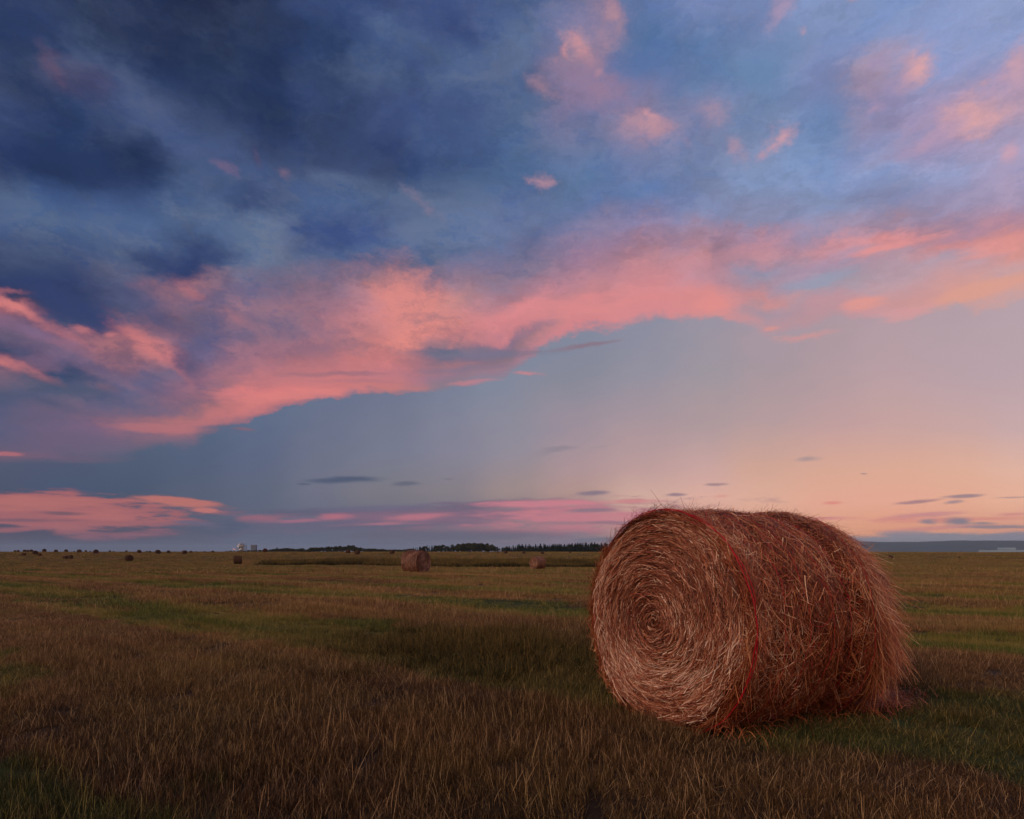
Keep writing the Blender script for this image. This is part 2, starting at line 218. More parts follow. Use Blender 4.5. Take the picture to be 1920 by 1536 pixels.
def build_world():
    w = bpy.data.worlds.new("World"); scene.world = w; w.use_nodes = True
    n = NT(w.node_tree); n.n.clear()
    tc = n.new('ShaderNodeTexCoord').outputs['Generated']
    dx, dy, dz = n.sep(tc)
    az0 = n.math('ARCTAN2', dx, dy)
    el0 = n.math('ARCSINE', n.math('MAXIMUM', dz, 0.0))
    # turbulence: wide and fine, flatter towards the horizon
    lowf = n.rng(el0, .03, .30)
    strv = n.vmath('MULTIPLY', tc, (1, 1, 1.9))
    w1 = n.vmath('SUBTRACT', n.noise(strv, 3.2, 2, .55, True), (.5, .5, .5))
    w2 = n.vmath('SUBTRACT', n.noise(strv, 14.0, 6, .68, True), (.5, .5, .5))
    wsum = n.vmath('ADD', n.vmath('SCALE', w1, .10), n.vmath('SCALE', w2, .085))
    wx, wy, wz = n.sep(wsum)
    az = n.math('ADD', az0, n.math('MULTIPLY', n.math('MULTIPLY', wx, 1.2), n.math('ADD', n.math('MULTIPLY', lowf, .8), .2)))
    el = n.math('ADD', el0, n.math('MULTIPLY', n.math('MULTIPLY', wy, .62), lowf))
    # normalised height: .5 = lower edge of the cloud deck
    xs = sorted(GY)
    A0, A1 = az_of(0), az_of(1920)
    gst = [((az_of(x)-A0)/(A1-A0), el_of(x, GY[x])) for x in xs]
    u = n.rng(az, A0, A1, 0, 1, smooth=False)
    gr = n.new('ShaderNodeValToRGB'); cr = gr.color_ramp
    while len(cr.elements) > 1: cr.elements.remove(cr.elements[-1])
    cr.elements[0].position = 0; g = gst[0][1]; cr.elements[0].color = (g, g, g, 1)
    for p, g in gst[1:]:
        e = cr.elements.new(min(p, 1)); e.color = (g, g, g, 1)
    n.put(gr.inputs[0], u)
    gel = n.sep(gr.outputs[0])[0]
    below = n.math('MULTIPLY', n.math('DIVIDE', el, gel), .5)
    above = n.math('ADD', n.math('MULTIPLY', n.math('DIVIDE', n.math('SUBTRACT', el, gel), n.math('SUBTRACT', EMAX, gel)), .5), .5)
    p = n.math('ADD', n.math('MINIMUM', below, .5), n.math('MAXIMUM', n.math('SUBTRACT', above, .5), 0.0), clamp=True)
    # light and dark in the cloud mass
    det = n.noise(n.vmath('ADD', strv, n.vmath('SCALE', wsum, 2.0)), 9.0, 9, .66)
    cloudy = n.rng(p, .49, .62)
    amp = n.math('ADD', n.math('MULTIPLY', cloudy, .95), .025)
    gain = n.math('ADD', n.math('MULTIPLY', n.math('SUBTRACT', det, .5), amp), 1.0)
    mot = n.noise(n.vmath('ADD', strv, n.vmath('SCALE', wsum, 3.0)), 6.0, 7, .62)
    motf = n.math('MULTIPLY', n.rng(mot, .44, .61), n.math('MULTIPLY', cloudy, n.rng(az0, -.15, .4, .85, .35)))
    wn = n.noise(n.vmath('ADD', n.vmath('MULTIPLY', tc, (1, 1, 1.3)), n.vmath('SCALE', wsum, 1.6)), 7.0, 8, .58)
    wisp = n.math('MULTIPLY', n.math('MULTIPLY', n.rng(wn, .42, .74), n.rng(p, .60, .75)), n.rng(az0, .25, -.15, .10, .42))
    # placed clouds
    npuff = n.noise(n.vmath('MULTIPLY', tc, (1, 1, 1.5)), 30.0, 7, .68)
    nstr = n.noise(n.vmath('MULTIPLY', tc, (1, 1, 7.0)), 17.0, 6, .6)
    vec_p = n.comb(n.math('ADD', az0, n.math('MULTIPLY', wx, .45)), n.math('ADD', el0, n.math('MULTIPLY', wy, .3)), 0.0)
    vec_s = n.comb(n.math('ADD', az0, n.math('MULTIPLY', wx, .25)), n.math('ADD', el0, n.math('MULTIPLY', n.math('MULTIPLY', wy, .10), n.math('ADD', n.math('MULTIPLY', lowf, 2.0), .3))), 0.0)
    g = bpy.data.node_groups.new('cloud_patch', 'ShaderNodeTree')
    I = g.interface
    for nm, ty in (('Vector', 'NodeSocketVector'), ('Noise', 'NodeSocketFloat'), ('Centre', 'NodeSocketVector'), ('Tilt', 'NodeSocketVector'),
                   ('Size', 'NodeSocketVector'), ('Rag', 'NodeSocketFloat'), ('Soft', 'NodeSocketFloat'), ('Alpha', 'NodeSocketFloat'), ('Base', 'NodeSocketColor'), ('Tone', 'NodeSocketColor')):
        I.new_socket(nm, in_out='INPUT', socket_type=ty)
    I.new_socket('Color', in_out='OUTPUT', socket_type='NodeSocketColor')
    q = NT(g); gi = q.new('NodeGroupInput').outputs; go = q.new('NodeGroupOutput')
    mp = q.new('ShaderNodeMapping', vector_type='TEXTURE')
    vm = q.new('ShaderNodeVectorMath', operation='MULTIPLY_ADD'); q.put(vm.inputs[0], gi['Base']); vm.inputs[1].default_value = (1e-6, 1e-6, 1e-6); q.put(vm.inputs[2], gi['Vector'])
    q.put(mp.inputs[0], vm.outputs[0]); q.put(mp.inputs[1], gi['Centre']); q.put(mp.inputs[2], gi['Tilt']); q.put(mp.inputs[3], gi['Size'])
    d = q.math('MULTIPLY_ADD', gi['Noise'], gi['Rag'], q.vmath('LENGTH', mp.outputs[0]))
    q.l.new(q.mix(q.rng(d, 1.0, gi['Soft'], 0.0, gi['Alpha']), gi['Base'], gi['Tone']), go.inputs[0])
    npuff = n.math('SUBTRACT', npuff, .5); nstr = n.math('SUBTRACT', nstr, .5)
    rear = n.ramp(n.math('DIVIDE', el0, PI/2), [(0, lin('b08878')), (.12, lin('cca294')), (.3, lin('b0969c')), (.55, lin('8089a4')), (.8, lin('50628c')), (1, lin('3c5080'))])
    rear = n.vmath('SCALE', rear, n.math('ADD', n.math('MULTIPLY', det, .8), REAR))
    frear = n.rng(n.math('ABSOLUTE', az0), .80, 1.7)
    zen = n.rng(el0, .78, 1.2); zcol = n.vmath('SCALE', (.09, .13, .25), n.math('ADD', det, .5))
    def background(col):
        bg = n.new('ShaderNodeBackground'); n.put(bg.inputs[0], col); return bg.outputs[0]
    def tile(a0, a1, e0, e1):
        """the sky inside one window of direction: the columns and the clouds that reach into it"""
        use = [x for x in xs if a0-.36 < az_of(x) < a1+.36]
        lo = [x for x in xs if az_of(x) <= a0-.11]; hi = [x for x in xs if az_of(x) >= a1+.11]
        i0 = xs.index(lo[-1]) if lo else 0; i1 = xs.index(hi[0]) if hi else len(xs)-1
        col = None; prev = None
        for x in xs[i0:i1+1]:
            a = az_of(x); ge = el_of(x, GY[x]); st = []
            for tok in SKY[x].split():
                y, h = tok.split(':'); e = el_of(x, float(y))
                st.append((max(0, min(1, .5*e/ge if e < ge else .5+.5*(e-ge)/(EMAX-ge))), lin(h)))
            st.sort(key=lambda q: q[0])
            c = n.ramp(p, st)
            col = c if col is None else n.mix(n.rng(az, prev, a), col, c)
            prev = a
        col = n.vmath('SCALE', col, gain); cnt = 0
        for (x, y, rx, ry, tilt, hexc, al, soft, rag, typ) in PUFFS:
            a = az_of(x); e = el_of(x, y); k = math.cos(a)
            sx = rx*1.22/F*k*k; sy = ry*1.3/F*k*math.cos(e)**2
            ct, sn = abs(math.cos(math.radians(tilt))), abs(math.sin(math.radians(tilt))); rch = 1.0+.42*rag
            ex = rch*(sx*ct+sy*sn)+.03; ey = rch*(sx*sn+sy*ct)+.02
            if a+ex < a0 or a-ex > a1 or e+ey < e0 or e-ey > e1: continue
            cnt += 1
            nd = n.new('ShaderNodeGroup'); nd.node_tree = g; i = nd.inputs
            n.put(i['Vector'], vec_p if typ == 'p' else vec_s); n.put(i['Noise'], npuff if typ == 'p' else nstr)
            i['Centre'].default_value = (a, e, 0); i['Tilt'].default_value = (0, 0, math.radians(tilt)); i['Size'].default_value = (sx, sy, 1)
            i['Rag'].default_value = -rag*1.5; i['Soft'].default_value = 1-(soft*1.25 if typ == 'p' else soft); i['Alpha'].default_value = al
            n.put(i['Base'], col); i['Tone'].default_value = lin(hexc)
            col = nd.outputs[0]
        col = n.mix(motf, col, n.vmath('MULTIPLY', col, (.58, .79, 1.0)))
        col = n.mix(wisp, col, n.vmath('ADD', n.vmath('MULTIPLY', col, (.75, .75, .75)), (.050, .066, .105)))
        if a0 < -.8 or a1 > .8: col = n.mix(frear, col, rear)
        if e1 > .78: col = n.mix(zen, col, zcol)
        hs = n.new('ShaderNodeHueSaturation'); hs.inputs['Saturation'].default_value = .91; n.put(hs.inputs['Color'], col); col = hs.outputs[0]
        return background(col)
    def split(lo, hi, val, cut):
        m = n.new('ShaderNodeMixShader'); n.put(m.inputs[0], n.math('GREATER_THAN', val, cut)); n.l.new(lo, m.inputs[1]); n.l.new(hi, m.inputs[2]); return m.outputs[0]
    AZ = [-1.7, 0.0, 1.7]; EL = [0, .20, 1.2]
    def row(a0, a1, cuts):
        if len(cuts) == 2: return tile(a0, a1, cuts[0], cuts[1])
        m = len(cuts)//2; return split(row(a0, a1, cuts[:m+1]), row(a0, a1, cuts[m:]), el0, cuts[m])
    def grid(cuts):
        if len(cuts) == 2: return row(cuts[0], cuts[1], EL)
        m = len(cuts)//2; return split(grid(cuts[:m+1]), grid(cuts[m:]), az0, cuts[m])
    front = grid(AZ)
    cheap = background(n.mix(zen, rear, zcol))
    out_of = n.math('MAXIMUM', n.math('GREATER_THAN', n.math('ABSOLUTE', az0), 1.7), n.math('GREATER_THAN', el0, 1.2))
    m = n.new('ShaderNodeMixShader'); n.put(m.inputs[0], out_of); n.l.new(front, m.inputs[1]); n.l.new(cheap, m.inputs[2])
    out = n.new('ShaderNodeOutputWorld'); n.l.new(m.outputs[0], out.inputs[0])
    w.cycles.sampling_method = 'MANUAL'; w.cycles.sample_map_resolution = 512
REAR = .75
SUN_EL = math.radians(30); SUN_AZ = math.radians(226)
build_world()

sl = bpy.data.lights.new('sun', 'SUN'); sl.energy = 1.45; sl.angle = math.radians(24); sl.color = (1, .74, .54)
so = bpy.data.objects.new('sun', sl); COL.objects.link(so)
sd = Vector((math.sin(SUN_AZ)*math.cos(SUN_EL), math.cos(SUN_AZ)*math.cos(SUN_EL), math.sin(SUN_EL)))
so.rotation_euler = sd.to_track_quat('Z', 'Y').to_euler(); so.location = sd*30

# ------------------------------------------------------------------ field colour, shared by soil and stubble
def field_group():
    g = bpy.data.node_groups.new('field_swaths', 'ShaderNodeTree')
    for nm in ('Green', 'Dry', 'Patch', 'Dark'): g.interface.new_socket(nm, in_out='OUTPUT', socket_type='NodeSocketFloat')
    q = NT(g); go = q.new('NodeGroupOutput')
    P = q.new('ShaderNodeNewGeometry').outputs['Position']
    s = q.vmath('DOT_PRODUCT', P, (.65, .76, 0)); t = q.vmath('DOT_PRODUCT', P, (-.76, .65, 0))
    big = q.noise(q.comb(q.math('MULTIPLY', s, .30), q.math('MULTIPLY', t, .05), 0.0), 1.0, 4, .55)
    med = q.noise(P, 1.1, 5, .6)
    wob = q.math('MULTIPLY', q.math('SUBTRACT', q.noise(P, .22, 3, .5), .5), 2.4)
    wave = q.math('COSINE', q.math('MULTIPLY', q.math('ADD', q.math('SUBTRACT', s, 5.2), wob), 2*PI/4.9))
    gsum = q.math('ADD', q.math('ADD', q.math('MULTIPLY', wave, .34), q.math('MULTIPLY', q.math('SUBTRACT', big, .5), 1.7)), q.math('MULTIPLY', q.math('SUBTRACT', med, .5), 1.2))
    q.l.new(q.rng(gsum, -.08, .22), go.inputs[0])
    dry = q.noise(q.comb(q.math('MULTIPLY', s, .8), q.math('MULTIPLY', t, .10), 5.0), 1.0, 5, .6)
    q.l.new(q.rng(dry, .42, .64), go.inputs[1])
    q.l.new(q.rng(q.noise(P, .55, 4, .6), .35, .7), go.inputs[2])
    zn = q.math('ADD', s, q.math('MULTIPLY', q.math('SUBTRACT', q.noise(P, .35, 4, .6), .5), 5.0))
    q.l.new(q.math('MULTIPLY', q.rng(zn, 6.0, 10.5, 1.0, 0.0), q.rng(q.math('ADD', t, q.math('MULTIPLY', q.math('SUBTRACT', q.noise(P, .5, 3, .6), .5), 3.0)), 4.0, 11.0, 1.0, 0.0)), go.inputs[3])  # shade painted into the field colour, left of the bale and across the foreground
    return g
FG = field_group()

def soil_material():
    m, n, b = material('stubble_soil')
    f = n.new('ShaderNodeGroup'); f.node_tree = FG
    P = n.new('ShaderNodeNewGeometry').outputs['Position']
    y = n.sep(P)[1]; farf = n.rng(y, 25, 120)
    fine = n.noise(P, 9.0, 6, .7)
    tan = n.mix(fine, (.060, .040, .013, 1), (.24, .16, .052, 1))
    tan = n.mix(f.outputs['Dry'], tan, n.mix(fine, (.10, .055, .024, 1), (.40, .25, .085, 1)))
    tan = n.mix(n.math('MULTIPLY', f.outputs['Dark'], .8), tan, (.030, .016, .009, 1))  # painted shade darkens the soil colour
    grn = n.mix(fine, (.032, .060, .008, 1), (.12, .19, .024, 1))
    c = n.mix(f.outputs['Green'], tan, grn)
    # far field: long colour bands across the view
    fb = n.noise(n.vmath('MULTIPLY', P, (.010, .060, 0)), 1.0, 7, .68)
    fc = n.ramp(fb, [(.30, (.045, .055, .010, 1)), (.42, (.15, .095, .030, 1)), (.5, (.055, .060, .012, 1)), (.57, (.13, .072, .026, 1)), (.70, (.26, .16, .050, 1))])
    c = n.mix(n.math('MULTIPLY', farf, .75), c, fc)
    c = n.mix(n.rng(y, 900, 1500), c, (.035, .045, .025, 1))
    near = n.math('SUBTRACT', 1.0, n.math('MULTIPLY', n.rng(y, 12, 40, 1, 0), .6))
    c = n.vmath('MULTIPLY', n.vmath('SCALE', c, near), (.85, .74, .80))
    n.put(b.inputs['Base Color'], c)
    bp = n.new('ShaderNodeBump'); bp.inputs['Strength'].default_value = .6; bp.inputs['Distance'].default_value = .05
    n.put(bp.inputs['Height'], n.noise(P, 5.0, 6, .7)); n.put(b.inputs['Normal'], bp.outputs[0])
    return m

def build_ground():
    k = np.linspace(-1, 1, 261)
    gx = np.sinh(k*11.0)/np.sinh(11.0)*16000
    ky = np.linspace(0, 1, 300)
    gy = np.concatenate([-(np.sinh(np.linspace(1, 0, 60)[:-1]*8)/np.sinh(8)*3000), np.sinh(ky*9.5)/np.sinh(9.5)*18000])
    X, Y = np.meshgrid(gx, gy); Z = terrain(X, Y)
    V = np.stack([X, Y, Z], -1).reshape(-1, 3)
    ny, nx = X.shape
    i = np.arange(ny-1)[:, None]*nx+np.arange(nx-1)[None]
    Fq = np.stack([i, i+1, i+nx+1, i+nx], -1).reshape(-1, 4)
    o = mesh_obj('ground', V, Fq, soil_material(), smooth=True); tag(o, kind='structure')
build_ground()

# ------------------------------------------------------------------ ribbons (blades, straws)
def ribbons(paths, width, side, taper=.35):
    """paths (N,K,3), width (N,), side (N,K,3) unit -> verts, quads"""
    N, K, _ = paths.shape
    tp = np.linspace(1, taper, K)[None, :, None]
    off = side*width[:, None, None]*.5*tp
    V = np.stack([paths-off, paths+off], 2).reshape(-1, 3)
    b = (np.arange(N)*K*2)[:, None]+np.arange(K-1)[None]*2
    Q = np.stack([b, b+1, b+3, b+2], -1).reshape(-1, 4)
    return V, Q

def unit(v): return v/np.maximum(np.linalg.norm(v, axis=-1, keepdims=True), 1e-9)

def blades(N, size, hmin, hmax, wmin, wmax, K=4, lean=.36, bend=.55, flat=.12):
    base = np.column_stack([rng.uniform(-size/2, size/2, N), rng.uniform(-size/2, size/2, N), np.zeros(N)])
    cl = rng.integers(0, max(4, N//9), N)              # tussocks
    cc = rng.uniform(-size/2, size/2, (cl.max()+1, 2))
    mixf = rng.random(N) < .6
    base[mixf, :2] = cc[cl[mixf]]+rng.normal(0, .018*size**.5*1.4, (mixf.sum(), 2))
    h = rng.uniform(hmin, hmax, N)*rng.uniform(.55, 1.0, N)
    tall = rng.random(N) < .008; h[tall] = hmax*rng.uniform(1.1, 1.75, tall.sum())
    a = rng.uniform(0, 2*PI, N); ln = np.abs(rng.normal(0, lean, N))
    fl = rng.random(N) < flat; ln[fl] = rng.uniform(.9, 1.45, fl.sum())
    d = np.column_stack([np.cos(a)*np.sin(ln)-.10, np.sin(a)*np.sin(ln), np.cos(ln)])
    bd = rng.normal(0, bend, (N, 2))
    s = np.linspace(0, 1, K)[None, :, None]
    P = base[:, None]+d[:, None]*h[:, None, None]*s
    P[:, :, :2] += bd[:, None, :]*h[:, None, None]*.3*s**2
    P[:, :, 2] = np.maximum(P[:, :, 2]-np.abs(bd).sum(1)[:, None]*h[:, None]*.12*s[..., 0]**2, .004*s[..., 0]-.03*(1-s[..., 0]))
    sa = rng.uniform(0, PI, N); side = np.column_stack([np.cos(sa), np.sin(sa), np.zeros(N)])
    w = rng.uniform(wmin, wmax, N)
    V, Q = ribbons(P, w, np.repeat(side[:, None], K, 1))
    tn_ = rng.random(N); tl = h > np.quantile(h, .992); tn_[tl] = 1.0
    tone = np.repeat(tn_, K*2); tip = np.tile(np.repeat(np.linspace(0, 1, K), 2), N)
    return V, Q, tone, tip

def grass_material():
    m, n, b = material('stubble_grass')
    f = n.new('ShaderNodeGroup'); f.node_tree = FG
    P = n.new('ShaderNodeNewGeometry').outputs['Position']
    tone = n.new('ShaderNodeAttribute', attribute_name='tone').outputs['Fac']
    tip = n.new('ShaderNodeAttribute', attribute_name='tip').outputs['Fac']
    dry = n.ramp(tone, [(0, (.055, .024, .012, 1)), (.35, (.14, .062, .026, 1)), (.6, (.25, .135, .048, 1)), (.85, (.40, .25, .10, 1)), (1, (.66, .48, .28, 1))])
    dry2 = n.ramp(tone, [(0, (.060, .048, .011, 1)), (.4, (.17, .13, .034, 1)), (.7, (.30, .22, .062, 1)), (1, (.58, .45, .20, 1))])
    dry = n.mix(f.outputs['Patch'], dry, dry2)
    grn = n.ramp(tone, [(0, (.024, .050, .006, 1)), (.5, (.085, .17, .014, 1)), (.8, (.18, .27, .030, 1)), (1, (.36, .34, .10, 1))])
    gf = n.math('ADD', f.outputs['Green'], n.math('MULTIPLY', n.math('SUBTRACT', tone, .5), .5), clamp=True)
    c = n.mix(n.math('MULTIPLY', n.rng(gf, .25, .75), .9), dry, grn)
    c = n.mix(n.math('MULTIPLY', n.math('SUBTRACT', 1.0, f.outputs['Dry']), .38), c, n.vmath('MULTIPLY', c, (.50, .36, .34)))
    c = n.mix(n.math('MULTIPLY', f.outputs['Dry'], .42), c, (.44, .27, .095, 1))
    c = n.mix(n.math('MULTIPLY', f.outputs['Dark'], n.rng(tone, .76, .98, .92, .15)), c, n.vmath('MULTIPLY', c, (.33, .29, .27)))  # same painted shade on the blades, weaker on the palest stalks
    c = n.vmath('MULTIPLY', c, (.84, .75, .70))
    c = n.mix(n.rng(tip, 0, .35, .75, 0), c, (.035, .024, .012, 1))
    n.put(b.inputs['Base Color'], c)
    b.inputs['Roughness'].default_value = .6; b.inputs['Specular IOR Level'].default_value = .3
    return m

def scatter_object(name, classes, mat, label, cat):
    """classes: list of (variants[list of (V,Q,tone,tip)], points (n,3), scale (n,3), rot (n,)); one mesh + geometry nodes"""
    Vs = []; Qs = []; tone = []; tip = []; kind = []; cls = []; rot = []; scl = []; off = 0
    for ci, (vars_, pts, sc, ro) in enumerate(classes):
        for vi, (V, Q, t, p) in enumerate(vars_):
            Vs.append(V); Qs.append(Q+off); off += len(V); k = len(V)
            tone.append(t); tip.append(p); kind.append(np.full(k, vi)); cls.append(np.full(k, ci)); rot.append(np.zeros(k)); scl.append(np.zeros((k, 3)))
    for ci, (vars_, pts, sc, ro) in enumerate(classes):
        k = len(pts); Vs.append(pts); off += k
        tone.append(np.zeros(k)); tip.append(np.zeros(k)); kind.append(np.full(k, -1)); cls.append(np.full(k, ci)); rot.append(ro); scl.append(sc)
    o = mesh_obj(name, np.concatenate(Vs), np.concatenate(Qs), mat,
                 attrs=dict(tone=np.concatenate(tone), tip=np.concatenate(tip), kind=np.concatenate(kind).astype(int), cls=np.concatenate(cls).astype(int), rot=np.concatenate(rot), scl=np.concatenate(scl)))
    g = bpy.data.node_groups.new(name+'_scatter', 'GeometryNodeTree')
    g.interface.new_socket('Geometry', in_out='INPUT', socket_type='NodeSocketGeometry'); g.interface.new_socket('Geometry', in_out='OUTPUT', socket_type='NodeSocketGeometry')
    q = NT(g); gi = q.new('NodeGroupInput'); go = q.new('NodeGroupOutput'); join = q.new('GeometryNodeJoinGeometry')
    def attr(nm, ty):
        a = q.new('GeometryNodeInputNamedAttribute', data_type=ty); a.inputs['Name'].default_value = nm; return a.outputs['Attribute']
    def eq(a, v):
        c = q.new('FunctionNodeCompare', data_type='INT', operation='EQUAL'); ins = [s for s in c.inputs if s.type == 'INT']
        q.put(ins[0], a); ins[1].default_value = v; return c.outputs[0]
    def andn(a, b):
        c = q.new('FunctionNodeBooleanMath', operation='AND'); q.put(c.inputs[0], a); q.put(c.inputs[1], b); return c.outputs[0]
    ak = attr('kind', 'INT'); ac = attr('cls', 'INT'); ar = attr('rot', 'FLOAT'); asc = attr('scl', 'FLOAT_VECTOR')
    for ci, (vars_, *_r) in enumerate(classes):
        jv = q.new('GeometryNodeJoinGeometry')
        for vi in range(len(vars_)):
            s = q.new('GeometryNodeSeparateGeometry', domain='POINT'); q.l.new(gi.outputs[0], s.inputs[0]); q.put(s.inputs[1], andn(eq(ak, vi), eq(ac, ci)))
            ti = q.new('GeometryNodeGeometryToInstance'); q.l.new(s.outputs[0], ti.inputs[0]); q.l.new(ti.outputs[0], jv.inputs[0])
        s = q.new('GeometryNodeSeparateGeometry', domain='POINT'); q.l.new(gi.outputs[0], s.inputs[0]); q.put(s.inputs[1], andn(eq(ak, -1), eq(ac, ci)))
        ip = q.new('GeometryNodeInstanceOnPoints'); q.l.new(s.outputs[0], ip.inputs['Points']); q.l.new(jv.outputs[0], ip.inputs['Instance']); ip.inputs['Pick Instance'].default_value = True
        rv = q.new('FunctionNodeRandomValue', data_type='INT'); rv.inputs[4].default_value = 0; rv.inputs[5].default_value = len(vars_)-1; rv.inputs['Seed'].default_value = ci+3
        q.l.new(rv.outputs[2], ip.inputs['Instance Index'])
        cx = q.new('ShaderNodeCombineXYZ'); q.put(cx.inputs[2], ar); q.l.new(cx.outputs[0], ip.inputs['Rotation']); q.put(ip.inputs['Scale'], asc)
        q.l.new(ip.outputs[0], join.inputs[0])
    q.l.new(join.outputs[0], go.inputs[0])
    md = o.modifiers.new('scatter', 'NODES'); md.node_group = g
    return tag(o, label, cat, kind='stuff')

def patch_points(y0, y1, step, jit, xm=.84, pad=2.0):
    ys = np.arange(y0, y1, step); pts = []
    for y in ys:
        w = y*xm+pad; xs = np.arange(-w, w, step)
        pts.append(np.column_stack([xs, np.full(len(xs), y)]))
    p = np.concatenate(pts); p += rng.uniform(-jit, jit, p.shape)*step
    return np.column_stack([p, terrain(p[:, 0], p[:, 1])-.005])

def hscale(p, lo=.5, hi=1.3):
    n_ = fbm(p[:, 0]*.55+40, p[:, 1]*.55+11, 3); s = np.clip((n_-.3)/.4, 0, 1)
    z = lo+(hi-lo)*s
    return np.column_stack([rng.uniform(.9, 1.15, len(p)), rng.uniform(.9, 1.15, len(p)), z])

GM = grass_material()
nearv = [blades(2600, .5, .035, .105, .0014, .0032, 4) for _ in range(7)]
midv = [blades(1400, 1.0, .05, .14, .0032, .0075, 3) for _ in range(6)]
farv = [blades(1100, 4.0, .08, .20, .012, .026, 3, flat=.03) for _ in range(5)]
def R_(n_): return rng.uniform(0, 2*PI, n_)
pn = patch_points(-.5, 13, .42, .3, .86, 1.6); pm = patch_points(12.6, 42, .85, .3); pf = patch_points(41, 150, 3.2, .35)
vfarv = [blades(1500, 9.0, .10, .26, .04, .09, 3, flat=.0) for _ in range(4)]; pv_ = patch_points(148, 330, 7.5, .35)
scatter_object('stubble_grass', [(nearv, pn, hscale(pn), R_(len(pn))), (midv, pm, hscale(pm), R_(len(pm))), (farv, pf, hscale(pf), R_(len(pf))), (vfarv, pv_, hscale(pv_), R_(len(pv_)))], GM,
               'cut grass stubble, brown and straw coloured with long green streaks, covering the field', 'grass')

# ------------------------------------------------------------------ longer weeds
def weed_material(name, dark, mid, top):
    m, n, b = material(name)
    tone = n.new('ShaderNodeAttribute', attribute_name='tone').outputs['Fac']
    tip = n.new('ShaderNodeAttribute', attribute_name='tip').outputs['Fac']
    c = n.ramp(tone, [(0, dark), (.55, mid), (1, top)])
    c = n.mix(n.rng(tip, .55, 1.0, 0, .7), c, top)
    pt = n.noise(n.vmath('MULTIPLY', n.new('ShaderNodeNewGeometry').outputs['Position'], (.07, .11, 0)), 1.0, 5, .65)
    c = n.mix(n.rng(pt, .42, .62, .5, 0), c, dark)
    n.put(b.inputs['Base Color'], c); return m

def clump_scatter(name, pts, scl, variants, mat, label, cat):
    return scatter_object(name, [(variants, pts, scl, R_(len(pts)))], mat, label, cat)

# dark long tussocks left of the big bale
k = 420
px = rng.normal(-.5, 1.25, k); py = 7.6+rng.normal(0, .7, k)+px*-.35
pts = np.column_stack([px, py, terrain(px, py)]); s_ = rng.uniform(.5, 1.1, k)*np.exp(-((px+.2)/2.2)**2)
tv = [blades(90, .30, .16, .38, .004, .008, 5, lean=.35, bend=.9) for _ in range(4)]
clump_scatter('long_grass', pts, np.column_stack([s_*.9+.2, s_*.9+.2, s_]), tv, weed_material('long_grass_dark', (.014, .016, .005, 1), (.048, .044, .012, 1), (.19, .115, .035, 1)),
              'dark long grass left standing beside the left of the big bale', 'grass')
# slough of tall weeds in the dip
k = 5200
py = rng.uniform(82, 132, k); px = rng.uniform(-.40, .17, k)*py*1.0
edge = 80+12*np.clip((-px-8)/22, 0, 1)+9*fbm(px*.09, py*0+3, 4)
keep = (py > edge) & (rng.random(k) < np.clip((px/py+.40)/.10, .03, 1)); px = px[keep]; py = py[keep]
right = rng.uniform(82, 120, 500); 
pts = np.column_stack([px, py, terrain(px, py)-.05]); k = len(pts)
s_ = rng.uniform(.6, 1.3, k)*(.35+1.1*fbm(px*.13, py*.10, 4))
wv = [blades(120, 1.1, .55, 1.0, .02, .05, 4, lean=.22, bend=.6, flat=0) for _ in range(5)]
clump_scatter('tall_weeds', pts, np.column_stack([np.ones(k), np.ones(k), s_]), wv, weed_material('tall_weeds', (.014, .018, .010, 1), (.048, .044, .018, 1), (.19, .125, .035, 1)),
              'strip of tall dark weeds with yellowish tops in the dip across the middle of the field', 'weeds')

# ------------------------------------------------------------------ the big bale
R = .745; L = 1.54; SQ = .045
def bale_rad(th, y):
    """radius of the roll at angle th (0 = +u, pi/2 = up) and depth y"""
    r = R*(1-.008*np.exp(-((y-.12)/.05)**2)-.042*np.exp(-((y-1.00)/.07)**2)+.020*np.exp(-((y-.55)/.28)**2)+.034*np.exp(-((y-1.17)/.10)**2))
    e0 = np.clip(y/.08, 0, 1); r = r*(1-.028*(1-e0)**2)
    e1 = np.clip((L-y)/.22, 0, 1); r = r*(1-.10*(1-e1)**2.2)*(1+.012*np.clip((y-.4)/1.1, 0, 1))
    r = r*(1+.018*(fbm(th*1.6+7, y*3.0, 3)-.5)*2)
    r = r+.105*np.clip((y-.65)/.9, 0, 1.2)**1.5*np.exp(-((th+.60)/.45)**2)
    sag = np.clip(-np.sin(th), 0, 1)**3
    return r*(1+.035*sag*np.abs(np.cos(th))*2)
def bale_pt(th, y, lift=0.0):
    r = bale_rad(th, y)+lift
    z = r*np.sin(th)+R*(1-SQ)
    return np.stack([r*np.cos(th), np.broadcast_to(y, r.shape), np.maximum(z, .012)], -1)
def face_pt(rr, th, lift=0.0, back=False):
    q = rr/R
    bul = -.055*(1-q**2)+.020*np.exp(-(rr/.10)**2)
    ridge = .011*np.sin(2*PI*(rr/.075)+th)*np.clip((rr-.05)/.1, 0, 1)*np.clip((1.0-q)/.15, 0, 1)
    y = np.where(q > .93, (q-.93)*.5, 0)+bul+ridge*(1+0*th)+.02*(fbm(np.cos(th)*rr*4+9, np.sin(th)*rr*4+3, 2)-.5)
    y = y-lift
    if back: y = L-y-.02
    rr2 = rr*(.955 if back else .985)
    z = rr2*np.sin(th)+R*(1-SQ)
    return np.stack([rr2*np.cos(th), y, np.maximum(z, .012)], -1)

